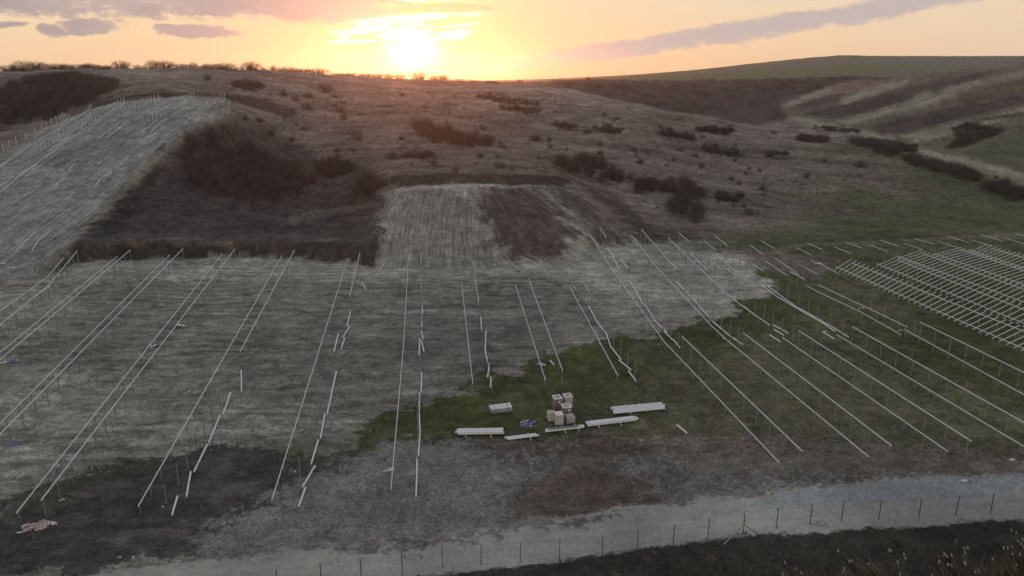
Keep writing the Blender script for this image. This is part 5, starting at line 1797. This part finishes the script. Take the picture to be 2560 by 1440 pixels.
CLOD = mat('soil_clod', (0.25, 0.24, 0.22), .95, 0, .7, .45, .1)
GRAV = mat('gravel_stone', (0.27, 0.275, 0.27), .9, 0, .9, .5, .2)
gp = [(500, 1345), (610, 1278), (740, 1225), (780, 1185), (900, 1150), (1000, 1110), (1130, 1110), (1300, 1130), (1420, 1170), (1330, 1250), (1280, 1300), (1000, 1350), (700, 1400), (500, 1410)]
gp2 = [(1510, 1150), (1640, 1150), (2000, 1080), (2500, 1110), (2560, 1190), (1850, 1225), (1600, 1265)]
strewn('gravel_stones', 'loose grey stones scattered over the gravel patch and the road verge', 'gravel', (-35, 48, 50, 78), 42000,
       lambda U, V, X, Y: ((poly_sd(U, V, gp) + fbm(X / 3, Y / 3, 3, seed=91) * 60 < 0) | ((poly_sd(U, V, gp2) < 0) & (fbm(X / 3.5, Y / 2.5, 4, seed=92) > .12))), .03, .13, GRAV)
fieldp = [(-50, 690), (100, 690), (200, 655), (560, 645), (930, 670), (1360, 665), (1560, 612), (1850, 640), (1940, 740), (1640, 838), (1300, 905), (1180, 980), (1000, 1020), (860, 1130), (640, 1115), (400, 1150), (60, 1225), (-50, 1290)]
strewn('soil_clods', 'clods and stones strewn over the bare graded soil', 'clods', (-75, 75, 58, 140), 60000,
       lambda U, V, X, Y: (poly_sd(U, V, fieldp) < 0) & (fbm(X / 5, Y / 2.2, 4, seed=93) > .02), .04, .20, CLOD)
TURF = mat('turf_blades', (0.11, 0.125, 0.055), .9, 0, .5, .45, .1)
grp = [(880, 1120), (900, 1080), (1000, 1022), (1165, 985), (1290, 915), (1450, 870), (1640, 838), (1850, 790), (1835, 755), (1945, 738), (1925, 700), (2060, 690), (2700, 760), (2700, 1140), (1900, 1090), (1500, 1085), (1200, 1105)]
X = RS.uniform(-22, 75, 60000)
Y = RS.uniform(62, 128, 60000)
Z = terrain(X, Y)
U, V = project(X, Y, Z)
k = (poly_sd(U, V, grp) < 0) & (fbm(X / 4, Y / 4, 4, seed=94) > -.05)
X, Y, Z = X[k], Y[k], Z[k]
n = len(X)
a = np.c_[X, Y, Z - .02]
d = RS.normal(0, .5, (n, 3))
d[:, 2] = 1
h = .06 + .22 * RS.rand(n) ** 2
s_ = np.cross(d, RS.normal(0, 1, (n, 3)))
s_ /= np.linalg.norm(s_, axis=1)[:, None]
VV = np.stack([a - s_ * .05, a + s_ * .05, a + d * h[:, None]], 1).reshape(-1, 3)
tag(link('turf_tufts', tri_mesh('turf_tufts', VV - np.array([25, 90, 2]), TURF), loc=(25, 90, 2)), 'short green tufts over the turf between the rail lines', 'grass', None, 'stuff')

# thin line of scrub that follows the skyline
sx_, sy_ = [], []
for u in np.arange(-60, 1560, 3.0):
    rx, ry, _ = ray(u, 200)
    yy = np.linspace(300, 1150 if u > 1250 else 560, 260)
    zz = terrain(rx / ry * yy, yy)
    Y0 = float(yy[np.argmax((zz - CAM_H) / yy)])
    if fbm(np.array([u / 45.0]), np.array([0.3]), 3, seed=81)[0] < -0.22:
        continue
    for _ in range(2):
        y_ = Y0 + RS.uniform(-3, 5)
        sx_.append(rx / ry * y_ + RS.uniform(-1, 1))
        sy_.append(y_)
P_ = np.c_[np.array(sx_), np.array(sy_)]
me, b_ = thicket_mesh(P_, 1.9, 80, 'skyline_scrub', TWIG, R=1.2, width=.035, hv=.6)
tag(link('skyline_scrub', me, loc=b_), 'low ragged scrub following the skyline of the brown hill', 'scrub', None, 'stuff')

# reeds in the ditch
def reeds():
    poly = [(1980, 1440), (2090, 1405), (2180, 1420), (2300, 1425), (2380, 1400), (2450, 1385), (2560, 1378), (2800, 1360), (2800, 1600), (2350, 1620), (1850, 1600), (1880, 1480)]
    X = RS.uniform(12, 52, 24000)
    Y = RS.uniform(36, 54, 24000)
    fl = np.interp(X, [-60, -8.2, 0, 20, 43.5, 70], [45.5, 48.5, 50.0, 53.4, 56.2, 58])
    Z = terrain(X, Y)
    U, V = project(X, Y, Z + 1.2)
    dens = fbm(X / 3, Y / 3, 3, seed=51)
    k = (Y < fl - 4.0) & (poly_sd(U, V, poly) + dens * 60 < 0)
    X, Y, Z = X[k][:5200], Y[k][:5200], Z[k][:5200]
    n = len(X)
    h = RS.uniform(1.2, 2.6, n)
    lean = np.c_[-.35 + fbm(X / 5, Y / 5, 2, seed=52) * .9 + RS.normal(0, .14, n), RS.normal(0, .14, n), np.ones(n)]
    a = np.c_[X, Y, Z - .05]
    b = a + lean * h[:, None] * .6
    c = b + (lean + np.c_[-.25 * np.ones(n), np.zeros((n, 2))]) * h[:, None] * .4
    s = np.cross(lean, RS.normal(0, 1, (n, 3)))
    s /= np.linalg.norm(s, axis=1)[:, None]
    w = .016
    V1 = np.stack([a - s * w, a + s * w, b + s * w, b + s * w, b - s * w, a - s * w], 1).reshape(-1, 3)
    V2 = np.stack([b - s * w, b + s * w, c], 1).reshape(-1, 3)
    # leaves
    st = a + (b - a) * RS.rand(n)[:, None]
    ld = RS.normal(0, 1, (n, 3))
    ld[:, 2] = .4
    V3 = np.stack([st - s * .02, st + s * .02, st + ld * .4], 1).reshape(-1, 3)
    V = np.concatenate([V1, V2, V3])
    base = np.array([30, 46, -2.5])
    tag(link('reeds', tri_mesh('reeds', V - base, REED), loc=tuple(base)), 'dry leaning reeds filling the ditch at the lower right', 'reeds', None, 'stuff')
    # seed heads
    k = np.where(RS.rand(n) < .035)[0]
    X2 = RS.uniform(14, 50, 2600)
    Y2 = RS.uniform(38, 54, 2600)
    Z2 = terrain(X2, Y2)
    U2, V2_ = project(X2, Y2, Z2 + 1.8)
    P2 = [(1900, 1440), (2060, 1350), (2120, 1340), (2300, 1385), (2370, 1340), (2480, 1310), (2560, 1300), (2800, 1300), (2800, 1500), (1900, 1500)]
    fl = np.interp(X2, [-60, -8.2, 0, 20, 43.5, 70], [45.5, 48.5, 50.0, 53.4, 56.2, 58])
    kk = (Y2 < fl - 3.0) & (poly_sd(U2, V2_, P2) < 0)
    q = np.c_[X2, Y2, Z2][kk][:75]
    tips = np.concatenate([c[k], q + np.array([0, 0, 1.8])])
    hv, sv = [], []
    for t in tips:
        m_ = 26
        u_ = RS.rand(m_)
        ctr = t + np.array([-.06, 0, .0]) + np.c_[-.10 * u_, np.zeros(m_), u_ * .26 - .08]
        r_ = .062 * np.sin(np.pi * np.clip(u_ * .8 + .15, 0, 1))
        a_ = ctr + RS.normal(0, 1, (m_, 3)) * r_[:, None] * .5
        d1, d2 = RS.normal(0, 1, (m_, 3)) * .045, RS.normal(0, 1, (m_, 3)) * .045
        hv.append(np.stack([a_, a_ + d1, a_ + d2], 1).reshape(-1, 3))
    for t in q:
        sv.append(np.array([t + [-.008, 0, 0], t + [.008, 0, 0], t + [0, 0, 1.9], t + [0, -.008, 0], t + [0, .008, 0], t + [0, 0, 1.9]]))
    o2 = link('reed_plumes', tri_mesh('reed_plumes', np.concatenate(hv) - base, PLUME), loc=tuple(base))
    tag(o2, 'pale fluffy seed heads standing above the ditch reeds', 'reeds', None, 'stuff')
    o3 = link('reed_stems', tri_mesh('reed_stems', np.concatenate(sv) - base, REED), loc=tuple(base))
    tag(o3, 'thin single stems carrying the pale seed heads over the ditch', 'reeds', None, 'stuff')


reeds()
# dark weeds over the ditch bank
pts_poly = [(900, 1470), (1200, 1428), (1500, 1392), (1860, 1350), (2200, 1326), (2560, 1306), (2800, 1290), (2800, 1700), (600, 1700)]
X = RS.uniform(-30, 60, 26000)
Y = RS.uniform(34, 57, 26000)
Z = terrain(X, Y)
U, V = project(X, Y, Z)
k = poly_sd(U, V, pts_poly) < 0
X, Y, Z = X[k], Y[k], Z[k]
n = len(X)
a = np.c_[X, Y, Z - .04]
d = RS.normal(0, .6, (n, 3))
d[:, 2] = 1
h = .12 + .35 * RS.rand(n) ** 2
s = np.cross(d, RS.normal(0, 1, (n, 3)))
s /= np.linalg.norm(s, axis=1)[:, None]
VV = np.stack([a - s * .03, a + s * .03, a + d * h[:, None]], 1).reshape(-1, 3)
DW = mat('ditch_weed', (0.07, 0.065, 0.045), .9, 0, 1.2, .5, .1)
tag(link('ditch_weeds', tri_mesh('ditch_weeds', VV - np.array([10, 48, -1]), DW), loc=(10, 48, -1)), 'dark weeds and clods on the bank of the ditch', 'weeds', None, 'stuff')


# ------------------------------------------------------------------ haze
def haze():
    mb = MB().box((0, 2000, 78), (11400, 4200, 176))
    M = bpy.data.materials.new('haze_air')
    M.use_nodes = True
    n = NT(M.node_tree)
    pv = n.new('ShaderNodeVolumePrincipled')
    pv.inputs['Color'].default_value = (0.86, 0.84, 0.86, 1)
    pv.inputs['Density'].default_value = HAZE_D
    pv.inputs['Anisotropy'].default_value = 0.88
    out = n.new('ShaderNodeOutputMaterial')
    n.l.new(pv.outputs[0], out.inputs['Volume'])
    o = link('haze', mb.mesh('haze', M))
    o['kind'] = 'stuff'
    o['label'] = 'thin warm evening haze over the hills'
    return o


haze()
